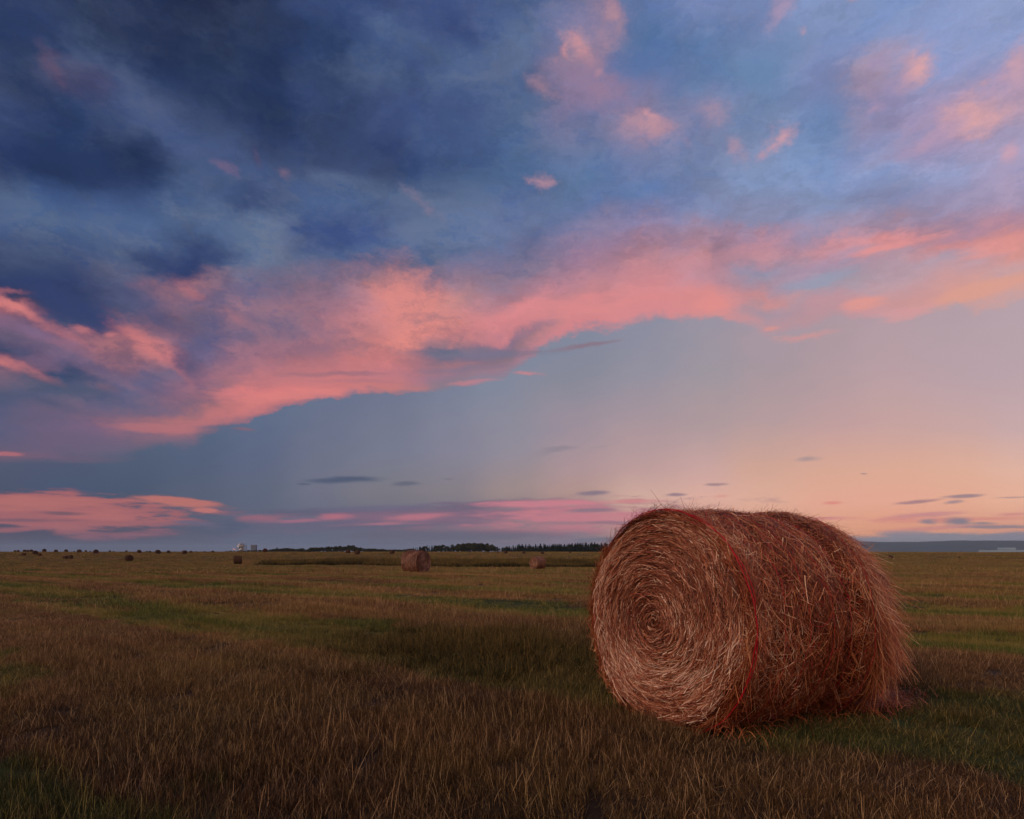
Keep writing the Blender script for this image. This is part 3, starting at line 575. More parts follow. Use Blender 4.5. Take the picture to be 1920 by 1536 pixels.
def straw_material(name, stops, redden=None):
    m, n, b = material(name)
    tone = n.new('ShaderNodeAttribute', attribute_name='tone').outputs['Fac']
    n.put(b.inputs['Base Color'], n.ramp(tone, stops))
    b.inputs['Roughness'].default_value = .5; b.inputs['Specular IOR Level'].default_value = .35
    return m
STOPS = [(0, (.090, .022, .010, 1)), (.28, (.27, .064, .032, 1)), (.52, (.44, .135, .066, 1)), (.75, (.60, .27, .150, 1)), (.90, (.82, .54, .39, 1)), (.97, (.86, .66, .52, 1)), (.975, (.45, .01, .015, 1)), (1, (.45, .01, .015, 1))]
M_STRAW = straw_material('rolled_straw', STOPS)
M_WRAP = straw_material('wrapped_straw', [(0, (.10, .018, .006, 1)), (.28, (.30, .060, .022, 1)), (.52, (.50, .135, .046, 1)), (.75, (.66, .27, .110, 1)), (.90, (.88, .56, .34, 1)), (.97, (.90, .68, .46, 1)), (.975, (.50, .01, .012, 1)), (1, (.50, .01, .012, 1))])
mc, nc, bc = material('packed_hay')
Po = nc.new('ShaderNodeTexCoord').outputs['Object']
nc.put(bc.inputs['Base Color'], nc.ramp(nc.noise(Po, 22, 6, .7), [(.3, (.03, .008, .005, 1)), (.55, (.10, .026, .012, 1)), (.75, (.20, .06, .03, 1))]))
bpn = nc.new('ShaderNodeBump'); bpn.inputs['Distance'].default_value = .03; nc.put(bpn.inputs['Height'], nc.noise(Po, 30, 6, .7)); nc.put(bc.inputs['Normal'], bpn.outputs[0])
bc.inputs['Roughness'].default_value = .95

def core_mesh():
    nt, ny, nr = 120, 46, 16
    th = np.linspace(0, 2*PI, nt, endpoint=False); ys = np.linspace(.0, L, ny)
    rows = []
    for i in range(nr):
        rr = R*.94*(i+.05)/(nr); rows.append(face_pt(np.full(nt, rr), th, -.015))
    for y in ys: rows.append(bale_pt(th, np.full(nt, y), -.018))
    for i in range(nr)[::-1]:
        rr = R*.80*(i+.05)/(nr); rows.append(face_pt(np.full(nt, rr), th, -.015, True))
    V = np.concatenate(rows); n_ = len(rows); Q = []
    i = np.arange(n_-1)[:, None]*nt+np.arange(nt)[None]; j = np.arange(n_-1)[:, None]*nt+(np.arange(nt)[None]+1) % nt
    Q = np.stack([i, i+nt, j+nt, j], -1).reshape(-1, 4)
    return V, Q

def strands_face(N, back=False):
    rr0 = R*.985*np.sqrt(rng.uniform(.0008, 1, N)); th0 = rng.uniform(0, 2*PI, N)
    ln = rng.uniform(.05, .24, N)*np.clip(rr0/.25, .35, 1); K = 5
    al = rng.normal(0, .22, N)+.06; odd = rng.random(N) < .05; al[odd] = rng.uniform(-1.5, 1.5, odd.sum())
    s = np.linspace(-.5, .5, K)[None]*ln[:, None]
    rr = np.clip(rr0[:, None]+s*np.sin(al)[:, None], .004, R); th = th0[:, None]+s*np.cos(al)[:, None]/np.maximum(rr0[:, None], .03)
    lift = rng.uniform(-.008, .016, N)[:, None]+rng.normal(0, .010, (N, 1))*np.linspace(-1, 1, K)[None]
    stick = rng.random(N) < .03
    lift = lift+stick[:, None]*np.linspace(0, 1, K)[None]*rng.uniform(.01, .05, (N, 1))
    P = face_pt(rr, th, lift, back); nrm = np.zeros_like(P); nrm[..., 1] = 1 if back else -1
    return P, nrm
def strands_body(N):
    y0 = rng.uniform(-.01, L+.01, N); th0 = rng.uniform(-PI/2-.2, 1.5*PI-.2, N); K = 5
    ln = rng.uniform(.04, .20, N)*rng.choice([.6, 1, 1.4], N); al = rng.normal(0, .72, N)
    s = np.linspace(-.5, .5, K)[None]*ln[:, None]
    curl = rng.normal(0, 1.8, N)[:, None]
    a = al[:, None]+curl*s
    y = y0[:, None]+s*np.sin(a); th = th0[:, None]-s*np.cos(a)/R
    lift = rng.uniform(-.012, .018, N)[:, None]+rng.normal(0, .012, (N, 1))*np.linspace(-1, 1, K)[None]
    lift = lift-.022*(fbm(th0*3.2+31, y0*5.5+12, 3) < .44)[:, None]*rng.random((N, 1))
    stick = rng.random(N) < .05
    lift = lift+stick[:, None]*np.linspace(0, 1, K)[None]**1.5*rng.uniform(.015, .07, (N, 1))
    y = np.clip(y, -.03, L+.05)
    P = bale_pt(th, y, lift); nrm = np.stack([np.cos(th), 0*th, np.sin(th)], -1)
    return P, nrm
def strands_edge(N, y0, spread, outw):
    """fringe of stalks along a rim"""
    th0 = rng.uniform(-.9, PI+.9, N); yy = y0+rng.normal(0, spread, N); K = 5
    ln = rng.uniform(.08, .26, N); s = np.linspace(0, 1, K)[None]*ln[:, None]
    sg = np.where(rng.random(N) < .5, 1, -1); a = rng.normal(0, .5, N)
    th = th0[:, None]+sg[:, None]*s*np.cos(a)[:, None]/R
    y = yy[:, None]+s*np.sin(a)[:, None]*.5
    lift = rng.uniform(-.01, .015, N)[:, None]+(np.linspace(0, 1, K)[None]**1.6)*rng.uniform(0, outw, (N, 1))*rng.choice([.5, 1, 1.6], (N, 1), p=[.55, .38, .07])
    return bale_pt(th, y, lift), np.stack([np.cos(th), 0*th, np.sin(th)], -1)
def strands_skirt(N):
    """long stalks combed down off the far end, spilling out to the ground on the camera side"""
    th0 = rng.choice([0, 1], N)*0+rng.triangular(-.75, -.2, 1.15, N); y0 = L-rng.uniform(-.06, .30, N); K = 6
    ln = rng.uniform(.06, .27, N); s = np.linspace(0, 1, K)[None]*ln[:, None]
    th = th0[:, None]-s*rng.uniform(.75, 1.0, (N, 1))/R
    th = np.maximum(th, -.95)
    y = y0[:, None]+s*rng.normal(.16, .38, (N, 1))+np.linspace(0, 1, K)[None]**2*rng.normal(0, .04, (N, 1))
    lift = rng.uniform(0, .03, N)[:, None]+(np.linspace(0, 1, K)[None]**1.4)*rng.uniform(-.01, .10, (N, 1))*rng.choice([.4, 1, 1.5], (N, 1))+.02*np.clip(-th, 0, 1)
    return bale_pt(th, np.minimum(y, L+.22), lift), np.stack([np.cos(th), 0*th, np.sin(th)], -1)
def strands_rim(N):
    th0 = rng.normal(2.75, .55, N); y0 = rng.uniform(-.01, .14, N); K = 5
    p0 = bale_pt(th0, y0, -.02); nrm = np.stack([np.cos(th0), 0*th0, np.sin(th0)], -1)
    tan = np.stack([-np.sin(th0), 0*th0, np.cos(th0)], -1)*np.where(rng.random(N) < .5, 1, -1)[:, None]
    d = unit(nrm*rng.uniform(.15, .7, (N, 1))+tan*rng.uniform(.4, 1, (N, 1))+np.array([0, 1, 0])*rng.normal(-.05, .35, (N, 1)))
    ln = rng.uniform(.05, .15, N); s = np.linspace(0, 1, K)[None, :, None]
    P = p0[:, None]+d[:, None]*ln[:, None, None]*s-nrm[:, None]*(s**2)*ln[:, None, None]*rng.uniform(0, .4, (N, 1, 1))
    P[..., 2] = np.maximum(P[..., 2], .01)
    return P, np.repeat(nrm[:, None], K, 1)
def strands_wisp(N):
    th0 = rng.uniform(-.6, PI+.9, N); y0 = rng.uniform(-.02, L+.02, N); K = 5
    p0 = bale_pt(th0, y0, -.01); nrm = np.stack([np.cos(th0), 0*th0, np.sin(th0)], -1)
    tan = np.stack([-np.sin(th0), 0*th0, np.cos(th0)], -1)*np.where(rng.random(N) < .5, 1, -1)[:, None]
    d = unit(nrm*rng.uniform(.1, .55, (N, 1))+tan*rng.uniform(.2, 1, (N, 1))+np.array([0, 1, 0])*rng.normal(0, .5, (N, 1)))
    ln = rng.uniform(.04, .14, N); s = np.linspace(0, 1, K)[None, :, None]
    P = p0[:, None]+d[:, None]*ln[:, None, None]*s+np.array([0, 0, -1])*(s**2)*ln[:, None, None]*rng.uniform(0, .45, (N, 1, 1))
    return P, np.repeat(nrm[:, None], K, 1)

def to_ribbon(P, nrm, wmin, wmax, tmin=0., tmax=.97, taper=.5, reds=0.0, power=1.0):
    N, K, _ = P.shape
    tan = unit(np.gradient(P, axis=1)); side = unit(np.cross(tan, nrm)+nrm*rng.normal(0, .5, (N, 1, 1)))
    V, Q = ribbons(P, rng.uniform(wmin, wmax, N), side, taper)
    mid = P[:, K//2]; pn_ = fbm(mid[:, 0]*3.1+mid[:, 1]*2.3+20, mid[:, 2]*3.1+mid[:, 1]*1.7+8, 3)
    t = tmin+(tmax-tmin)*np.clip(rng.random(N)**power+(pn_-.5)*.9, 0, 1)
    if reds: rd = rng.random(N) < reds; t[rd] = .99
    return V, Q, np.repeat(t, K*2)
def joinr(lst):
    off = 0; V = []; Q = []; T = []
    for v, q, t in lst: V.append(v); Q.append(q+off); T.append(t); off += len(v)
    return np.concatenate(V), np.concatenate(Q), np.concatenate(T)

TH = -1.03
AX = np.array([-math.sin(TH), math.cos(TH)])
bx, by = 1.017, 4.41
bale = empty('hay_bale', (bx, by, ZB), TH)
tag(bale, 'big rust-brown round hay bale with red twine in the foreground', 'hay bale')
V, Q = core_mesh(); mesh_obj('packed_core', V, Q, mc, bale, smooth=True)
pf_, nf_ = strands_face(26000)
V, Q, T = joinr([to_ribbon(pf_, nf_, .0016, .0038, 0, .93, power=1.35, reds=.004), to_ribbon(*strands_face(1700), .0035, .0055, .72, .97, power=.8), to_ribbon(*strands_face(2500, True), .003, .006)])
mesh_obj('spiral_face', V, Q, M_STRAW, bale, attrs=dict(tone=T))
V, Q, T = joinr([to_ribbon(*strands_body(54000), .0016, .0036, 0, .92, power=1.45, reds=.03), to_ribbon(*strands_body(2600), .0034, .0052, .66, .97), to_ribbon(*strands_edge(2600, .055, .035, .07), .0018, .0038, 0, .85),
                 to_ribbon(*strands_edge(500, .02, .02, .13), .0018, .0035, 0, .5),
                 to_ribbon(*strands_edge(1800, L-.05, .09, .06), .0025, .005, 0, .85)])
mesh_obj('outer_wrap', V, Q, M_WRAP, bale, attrs=dict(tone=T))
V, Q, T = joinr([to_ribbon(*strands_wisp(1300), .0018, .0036, 0, .9), to_ribbon(*strands_rim(3200), .0016, .0032, 0, .6), to_ribbon(*strands_skirt(2300), .0016, .0036, .0, .9)])
mesh_obj('loose_wisps', V, Q, M_WRAP, bale, attrs=dict(tone=T))

# twine
mt, ntw, btw = material('red_twine'); btw.inputs['Base Color'].default_value = (.42, .006, .020, 1); btw.inputs['Roughness'].default_value = .5
def tube(path, r, ns=6):
    P = np.asarray(path); K = len(P); tan = unit(np.gradient(P, axis=0)); up = np.array([0, 1., 0])
    a = unit(np.cross(tan, up)); b = unit(np.cross(tan, a)); V = []
    for i in range(ns):
        t = 2*PI*i/ns; V.append(P+r*(a*math.cos(t)+b*math.sin(t)))
    V = np.stack(V, 1).reshape(-1, 3)
    i = (np.arange(K-1)*ns)[:, None]+np.arange(ns)[None]; j = (np.arange(K-1)*ns)[:, None]+(np.arange(ns)[None]+1) % ns
    return V, np.stack([i, j, j+ns, i+ns], -1).reshape(-1, 4)
def twine_loop(y0, wob, r, t0=-1.2, t1=2.6, seed=0):
    th = np.linspace(t0, t1, 160)
    y = y0+wob*(fbm(th*1.3+seed, th*0+seed, 3)-.5)*2
    return tube(bale_pt(th, y, .027+.006*np.sin(th*9+seed)+.002*np.sin(th*23+seed*2)), r)
tw = []
off = 0; VV = []; QQ = []
for (y0, wob, r, t0, t1, sd_) in ((.026, .008, .0040, -1.35, 4.3, 1), (.034, .014, .0026, -.6, 1.9, 4)):
    v, q_ = twine_loop(y0, wob, r, t0, t1, sd_); VV.append(v); QQ.append(q_+off); off += len(v)
mesh_obj('twine', np.concatenate(VV), np.concatenate(QQ), mt, bale, smooth=True)
off = 0; VV = []; QQ = []
for i, y0 in enumerate((.30, .52, .74, .98, 1.22)):
    v, q_ = twine_loop(y0, .07, .0011, -.9, 1.2, 11+i*3); VV.append(v); QQ.append(q_+off); off += len(v)
mesh_obj('twine', np.concatenate(VV), np.concatenate(QQ), mt, bale, smooth=True)

# straw fallen on the stubble round the bale
k = 2600; r_ = np.abs(rng.normal(0, .22, k)); side_ = rng.random(k)
cen = np.array([bx, by])+AX*L; Uv = np.array([math.cos(TH), math.sin(TH)])
pos = cen+Uv*rng.uniform(-.1, .62, (k, 1))+AX*rng.normal(.26, .20, (k, 1))+rng.normal(0, .06, (k, 2))
m2 = rng.random(k) < .10
pos[m2] = np.array([bx, by])+AX*rng.uniform(0, L, (m2.sum(), 1))+Uv*(rng.normal(.48, .10, (m2.sum(), 1)))
ln = rng.uniform(.08, .30, k); a = rng.uniform(0, 2*PI, k); el_ = rng.normal(.1, .22, k); K = 5
s = np.linspace(-.5, .5, K)[None, :, None]
d = np.column_stack([np.cos(a)*np.cos(el_), np.sin(a)*np.cos(el_), np.sin(el_)])
P = np.concatenate([pos, (terrain(pos[:, 0], pos[:, 1])+rng.uniform(.03, .14, k)*np.exp(-r_))[:, None]], 1)[:, None]+d[:, None]*ln[:, None, None]*s
P[..., 2] += -.05*(s[..., 0]*2)**2
nrm = np.zeros_like(P); nrm[..., 2] = 1
V, Q, T = to_ribbon(P, nrm, .0020, .0040, 0, .70)
tag(mesh_obj('fallen_straw', V, Q, M_WRAP, attrs=dict(tone=T)), 'loose straw fallen on the stubble at the foot of the big bale', 'straw', kind='stuff')

# ------------------------------------------------------------------ distant bales
def mid_bale_meshes():
    """roll with a spiral face, ribbons for a shaggy outline, and two twine bands"""
    Rm, Lm, nt = .72, 1.15, 48; th = np.linspace(0, 2*PI, nt, endpoint=False); rows = []
    def ring(r, y):
        j = 1+.03*(fbm(th*2+y*5, th*0+y*4, 2)-.5)*2
        z = np.maximum(r*j*np.sin(th)+Rm*.96, 0); return np.stack([r*j*np.cos(th), np.full(nt, y), z], -1)
    for i in range(8): r = Rm*.95*(i+.02)/8; rows.append(ring(r, -Lm/2-.04*(1-(r/Rm)**2)+.012*math.sin(i*2.6)))
    for i in range(12): t = i/11; e = min(t, 1-t); rows.append(ring(Rm*(1-.05*max(0, 1-e/.12)), -Lm/2+Lm*t))
    for i in range(8)[::-1]: r = Rm*.95*(i+.02)/8; rows.append(ring(r, Lm/2+.04*(1-(r/Rm)**2)))
    V = np.concatenate(rows); n_ = len(rows)
    i = np.arange(n_-1)[:, None]*nt+np.arange(nt)[None]; j = np.arange(n_-1)[:, None]*nt+(np.arange(nt)[None]+1) % nt
    core = (V, np.stack([i, i+nt, j+nt, j], -1).reshape(-1, 4))
    N = 2600; K = 4
    t0 = rng.uniform(-.6, PI+.6, N); y0 = rng.uniform(-Lm/2, Lm/2, N); ln = rng.uniform(.1, .35, N); al = rng.normal(0, .5, N)
    s = np.linspace(-.5, .5, K)[None]*ln[:, None]; tt = t0[:, None]+s*np.cos(al)[:, None]/Rm; yy = np.clip(y0[:, None]+s*np.sin(al)[:, None], -Lm/2-.03, Lm/2+.03)
    rr = Rm+.005+rng.uniform(0, .02, (N, 1))+rng.uniform(0, .05, (N, 1))*(s/ln[:, None]+.5)**2
    P1 = np.stack([rr*np.cos(tt), yy, np.maximum(rr*np.sin(tt)+Rm*.96, .01)], -1); n1 = np.stack([np.cos(tt), 0*tt, np.sin(tt)], -1)
    N = 1800
    r0 = Rm*.97*np.sqrt(rng.random(N)); t0 = rng.uniform(0, 2*PI, N); ln = rng.uniform(.08, .3, N)*np.clip(r0/.3, .3, 1); s = np.linspace(-.5, .5, K)[None]*ln[:, None]
    tt = t0[:, None]+s/np.maximum(r0[:, None], .04); r1 = np.repeat(r0[:, None], K, 1)
    out = []
    for sg in (-1, 1):
        yy = sg*(Lm/2+.045*(1-(r1/Rm)**2)+.012+rng.uniform(0, .02, (N, 1)))
        P2 = np.stack([r1*np.cos(tt), yy, np.maximum(r1*np.sin(tt)+Rm*.96, .01)], -1); n2 = np.zeros_like(P2); n2[..., 1] = sg
        out.append(to_ribbon(P2, n2, .012, .022, 0, .93))
    return core, joinr([to_ribbon(P1, n1, .010, .02, 0, .9)]+out), (Rm, Lm)
STOPS2 = [(0, (.08, .030, .020, 1)), (.4, (.21, .085, .053, 1)), (.7, (.34, .16, .095, 1)), (1, (.60, .37, .25, 1))]
M_S2 = straw_material('weathered_straw', STOPS2)
core, rib, (Rm, Lm) = mid_bale_meshes()
mc2, nc2, bc2 = material('weathered_hay')
Po = nc2.new('ShaderNodeTexCoord').outputs['Object']
sx_, sy_, sz_ = nc2.sep(Po)
rad_ = nc2.math('SQRT', nc2.math('ADD', nc2.math('MULTIPLY', sx_, sx_), nc2.math('POWER', nc2.math('SUBTRACT', sz_, .69), 2.0)))
rings = nc2.math('SINE', nc2.math('ADD', nc2.math('MULTIPLY', rad_, 70.0), nc2.math('MULTIPLY', nc2.noise(Po, 6, 3), 5.0)))
nc2.put(bc2.inputs['Base Color'], nc2.mix(nc2.rng(rings, -1, 1), (.08, .032, .022, 1), (.31, .135, .085, 1)))
fbale = empty('round_bale', (0, 0, 0)); o1 = mesh_obj('rolled_hay', *core, mc2, fbale, smooth=True)
o2 = mesh_obj('straw_wrap', rib[0], rib[1], M_S2, fbale, attrs=dict(tone=rib[2]))
VV = []; QQ = []; off = 0
def tloop(y):
    t = np.linspace(-.9, PI+.9, 60); return tube(np.stack([(Rm+.03)*np.cos(t), np.full(60, y), np.maximum((Rm+.03)*np.sin(t)+Rm*.96, .01)], -1), .006, 5)
for y in (-.42, -.1, .2, .44):
    v, q_ = tloop(y); VV.append(v); QQ.append(q_+off); off += len(v)
mtt, _, btt = material('faded_twine'); btt.inputs['Base Color'].default_value = (.22, .09, .06, 1)
o3 = mesh_obj('twine', np.concatenate(VV), np.concatenate(QQ), mtt, fbale)
smallmesh = None
def join_meshes(V1, Q1, V2, Q2): return np.concatenate([V1, V2]), np.concatenate([Q1, Q2+len(V1)])
sub = rib[1][::3]
SV, SQ_ = join_meshes(core[0], core[1], rib[0], sub)
msm, nsm, bsm = material('dark_weathered_hay')
nsm.put(bsm.inputs['Base Color'], nsm.mix(nsm.noise(nsm.new('ShaderNodeTexCoord').outputs['Object'], 5, 5, .6), (.035, .020, .014, 1), (.13, .065, .040, 1)))
small = mesh_obj('round_bale', SV, SQ_, msm)

def place_on_ground(px, base_y, h_px, D=1.42, lo=.72, hi=1.3):
    """distance at which a bale of about its usual size stands on the ground with its foot at base_y"""
    best = None
    for Y in np.arange(36, 345, 2.0):
        X = (px-CX)/F*Y; z = float(terrain(X, Y)); yb = HY+F*(EYE-z)/Y; sc = h_px*Y/F/D
        if not .3 < sc < 2: continue
        c = abs(yb-base_y)+1.5*abs(math.log(sc))
        if best is None or c < best[0]: best = (c, X, Y, z, sc)
    return best[1:]
# x, foot y, height px, heading deg (0 = face to the viewer), label
BALES = [
 (780, 1076, 43, 52, 'nearest far bale left of the big one, its spiral face turned right', 'full'),
 (1008, 1068, 24, -52, 'middle-distance round bale just left of the big bale, face turned left', 'full'),
 (445.7, 1058, 16, 88, 'squarish-looking round bale seen from its side, below the lit tower', 'small'),
 (242, 1053, 12, 18, 'dark-faced round bale with a pale right rim, alone on the left of the field', 'small'),
 (122.5, 1048.5, 6.5, 60, 'dimmer left one of two touching bales on the far left of the field', 'small'),
 (132, 1048.5, 7.5, 60, 'redder right one of two touching bales on the far left of the field', 'small'),
 (44.5, 1042.5, 5.5, 60, 'leftmost of three bales in a triangle at the far left, low in the grass', 'small'),
 (66, 1040, 7.5, 20, 'topmost of three bales in a triangle at the far left', 'small'),
 (74, 1043, 5.5, 60, 'rightmost of three bales in a triangle at the far left', 'small'),
 (180, 1038.5, 8, 10, 'round bale on a mound of loose hay near the left skyline', 'small'),
 (652.5, 1038, 7, 50, 'left one of two reddish bales in front of the far shrubs', 'small'),
 (670, 1040, 8, 50, 'right, larger one of two reddish bales in front of the far shrubs', 'small'),
 (735, 1039, 7.5, 50, 'dark bale close behind the left shoulder of the nearest far bale', 'small'),
 (948, 1038.7, 5.7, 60, 'far bale before the pine row, left of a row of three', 'small'),
 (982, 1038.7, 5, 70, 'far bale before the pine row, middle of a row of three', 'small'),
 (1017, 1039.2, 5, 60, 'far bale before the pine row, right of a row of three', 'small'),
 (1670, 1048, 6.5, 70, 'small dark bale in the field just right of the big bale', 'small'),
 (1798, 1047, 3.2, 70, 'tiny far bale in the dark field near the right edge', 'small')]
SKYL = [(28, 1034.5, 3.6), (34, 1034.6, 3.8), (46, 1034.6, 4.6), (52, 1034.4, 4.4), (58.5, 1034, 5), (83, 1034.6, 6.2), (105, 1036.3, 5.8), (124, 1033.8, 5), (139, 1034, 2.2), (148.7, 1037, 6.6), (161, 1034.5, 3.6), (169, 1034.5, 2.3),
        (206, 1035.5, 3.5), (213, 1035, 2.2), (237, 1035.5, 3.6), (261, 1037.3, 6.3), (275.5, 1035.6, 2.6), (281, 1036.6, 3.6), (296, 1039, 8), (316, 1038.3, 6.2), (327.6, 1036, 2), (346, 1039.3, 7.2), (358, 1037.2, 4.2), (367.5, 1036, 2.1), (384, 1036.8, 3.4), (393, 1036, 2.1), (398.7, 1036.5, 4), (882, 1036.5, 3), (916, 1036.3, 2.6), (935, 1037, 3), (1069, 1037.5, 3)]
ORD = 'first second third fourth fifth sixth seventh eighth ninth tenth eleventh twelfth thirteenth fourteenth fifteenth sixteenth seventeenth eighteenth nineteenth twentieth twenty-first twenty-second twenty-third twenty-fourth twenty-fifth twenty-sixth twenty-seventh'.split()
for i, (x, b_, h_) in enumerate(SKYL):
    if x < 500: lab = '%s round bale from the left of those on the left skyline' % ORD[i]
    else: lab = {882: 'tiny bale under the big clump of trees', 916: 'tiny bale where the big tree clump ends and pines begin', 935: 'tiny bale left beside the row of three far bales', 1069: 'tiny far bale under the pines close to the big bale'}[x]
    BALES.append((x, b_, h_, rng.uniform(-20, 40), lab, 'small'))
GB = 'round bales scattered over the far field'
used = {'full': False, 'small': False}
for (x, yb, hp, hd, lab, kind) in BALES:
    X, Y, z, sc = place_on_ground(x, yb, hp)
    view = math.atan2(X, Y)
    if kind == 'full':
        if not used['full']: r = fbale; used['full'] = True
        else:
            r = fbale.copy(); COL.objects.link(r)
            for ch in (o1, o2, o3):
                c = ch.copy(); COL.objects.link(c); c.parent = r
    else:
        if not used['small']: r = small; used['small'] = True
        else: r = small.copy(); COL.objects.link(r)
    r.location = (X, Y, z-.02); r.rotation_euler = (0, 0, -view+math.radians(hd)); r.scale = (sc,)*3
    tag(r, lab, 'hay bale', GB)

# mound of loose hay by the skyline bale
def mound():
    X, Y, z, sc = place_on_ground(183, 1039, 8); n_ = 900; K = 4
    a = rng.uniform(0, 2*PI, n_); r = 1.9*np.sqrt(rng.random(n_)); h = .55*np.exp(-(r/1.1)**2)
    c = np.column_stack([r*np.cos(a)*1.4, r*np.sin(a)*.6, h*rng.uniform(.3, 1, n_)])
    d = unit(np.column_stack([rng.normal(0, 1, (n_, 2)), rng.normal(0, .3, n_)])); s = np.linspace(-.5, .5, K)[None, :, None]
    P = c[:, None]+d[:, None]*rng.uniform(.2, .5, (n_, 1, 1))*s; P[..., 2] = np.maximum(P[..., 2], 0)
    nr = np.zeros_like(P); nr[..., 2] = 1
    V, Q, T = to_ribbon(P, nr, .02, .05, 0, .6)
    o = mesh_obj('hay_heap', V, Q, M_S2, attrs=dict(tone=T)); o.location = (X, Y-.4, z)
    tag(o, 'low heap of loose dark hay spread round a bale near the left skyline', 'hay heap')
mound()

# ------------------------------------------------------------------ trees
ml, nl, bl = material('tree_leaves')
tn = nl.new('ShaderNodeAttribute', attribute_name='tone').outputs['Fac']
nl.put(bl.inputs['Base Color'], nl.ramp(tn, [(0, (.020, .030, .016, 1)), (.6, (.045, .055, .026, 1)), (1, (.10, .085, .035, 1))]))
mp_, np_, bp_ = material('pine_needles'); tn = np_.new('ShaderNodeAttribute', attribute_name='tone').outputs['Fac']
np_.put(bp_.inputs['Base Color'], np_.ramp(tn, [(0, (.012, .020, .014, 1)), (1, (.04, .052, .030, 1))]))
mr_, nr_, br_ = material('rusty_leaves'); tn = nr_.new('ShaderNodeAttribute', attribute_name='tone').outputs['Fac']
nr_.put(br_.inputs['Base Color'], nr_.ramp(tn, [(0, (.06, .018, .012, 1)), (1, (.19, .06, .035, 1))]))
mb, nb, bb = material('bark'); Pb = nb.new('ShaderNodeTexCoord').outputs['Object']
nb.put(bb.inputs['Base Color'], nb.mix(nb.noise(Pb, 6, 4), (.03, .022, .016, 1), (.09, .07, .055, 1)))

def leaf_cloud(c, s, T):
    N = len(c); n1 = unit(rng.normal(size=(N, 3))); n2 = unit(np.cross(n1, rng.normal(size=(N, 3))))
    V = np.stack([c-n1*s[:, None], c+n2*s[:, None]*.7, c+n1*s[:, None], c-n2*s[:, None]*.7], 1).reshape(-1, 3)
    return V, np.arange(N*4).reshape(-1, 4), np.repeat(T, 4)
def trunk_mesh(h, r, limbs):
    VV = []; QQ = []; off = 0
    def add(p0, p1, r0, r1):
        nonlocal off
        K = 5; t = np.linspace(0, 1, K)[:, None]; P = np.array(p0)*(1-t)+np.array(p1)*t+np.array([.05*h*.3, 0, 0])*np.sin(t*PI)
        a = unit(np.cross(np.array(p1)-p0, (.3, 1, .2))); b = unit(np.cross(np.array(p1)-p0, a)); ns = 6; rr = r0+(r1-r0)*t
        V = np.stack([P+rr*(a*math.cos(2*PI*i/ns)+b*math.sin(2*PI*i/ns)) for i in range(ns)], 1).reshape(-1, 3)
        i = (np.arange(K-1)*ns)[:, None]+np.arange(ns)[None]; j = (np.arange(K-1)*ns)[:, None]+(np.arange(ns)[None]+1) % ns
        QQ.append(np.stack([i, j, j+ns, i+ns], -1).reshape(-1, 4)+off); VV.append(V); off += len(V)
    add((0, 0, -.4), (0, 0, h*.85), r, r*.25)
    for _ in range(limbs):
        z = rng.uniform(.3, .75)*h; a = rng.uniform(0, 2*PI); l = rng.uniform(.2, .38)*h
        add((0, 0, z), (math.cos(a)*l, math.sin(a)*l, z+l*.7), r*.4, r*.1)
    return np.concatenate(VV), np.concatenate(QQ)
def broad_tree(name, h, w, mat, nleaf=1500):
    t = empty(name, (0, 0, 0)); mesh_obj('trunk', *trunk_mesh(h, h*.03, 6), mb, t)
    nc_ = 16; cc = np.column_stack([rng.normal(0, w*.24, nc_), rng.normal(0, w*.24, nc_), rng.uniform(.10, .86, nc_)*h])
    rs = rng.uniform(.14, .26, nc_)*w*(1.25-cc[:, 2]/h*.6)
    k = rng.integers(0, nc_, nleaf); d = unit(rng.normal(size=(nleaf, 3)))*(rng.random((nleaf, 1))**.45)*rs[k][:, None]
    V, Q, T = leaf_cloud(cc[k]+d, rng.uniform(.18, .36, nleaf)*h/7, rng.random(nleaf))
    mesh_obj('crown', V, Q, mat, t, attrs=dict(tone=T)); return t
def pine_tree(name, h, w, nleaf=1300):
    t = empty(name, (0, 0, 0)); mesh_obj('trunk', *trunk_mesh(h, h*.022, 0), mb, t)
    z = rng.uniform(.0, 1, nleaf)**1.15; lay = .75+.25*np.sin(z*34+rng.uniform(0, 6)); rad = (1.04-z)*w*.5*lay*rng.uniform(.2, 1, nleaf)**.6
    a = rng.uniform(0, 2*PI, nleaf); rad *= .8+.3*np.sin(a*3+z*9)
    V, Q, T = leaf_cloud(np.column_stack([rad*np.cos(a), rad*np.sin(a), z*h-rad*.2]), rng.uniform(.16, .34, nleaf)*h/8, rng.random(nleaf))
    mesh_obj('crown', V, Q, mp_, t, attrs=dict(tone=T)); return t
def shrub(name, h, w, mat):
    t = empty(name, (0, 0, 0)); mesh_obj('stem', *trunk_mesh(h*.8, h*.04, 5), mb, t)
    n_ = 1300; d = unit(rng.normal(size=(n_, 3)))*(rng.random((n_, 1))**.4)*np.array([w/2, w/2, h*.5])
    d *= (.7+.5*fbm(d[:, 0]*1.5+9, d[:, 1]*1.5+4, 2))[:, None]
    V, Q, T = leaf_cloud(d+np.array([0, 0, h*.5]), rng.uniform(.2, .4, n_)*h/4, rng.random(n_)); mesh_obj('foliage', V, Q, mat, t, attrs=dict(tone=T)); return t
protos = {'broad': [broad_tree('broadleaf_tree', 8, w_, ml, 3000) for w_ in (7, 8.5, 6)], 'pine': [pine_tree('pine_tree', 8, w_, 2600) for w_ in (4.2, 5, 3.6)],
          'shrub': [shrub('shrub', 4, w_, ml) for w_ in (6, 8)], 'red': [shrub('shrub', 4, 5.5, mr_)]}
used_p = set()
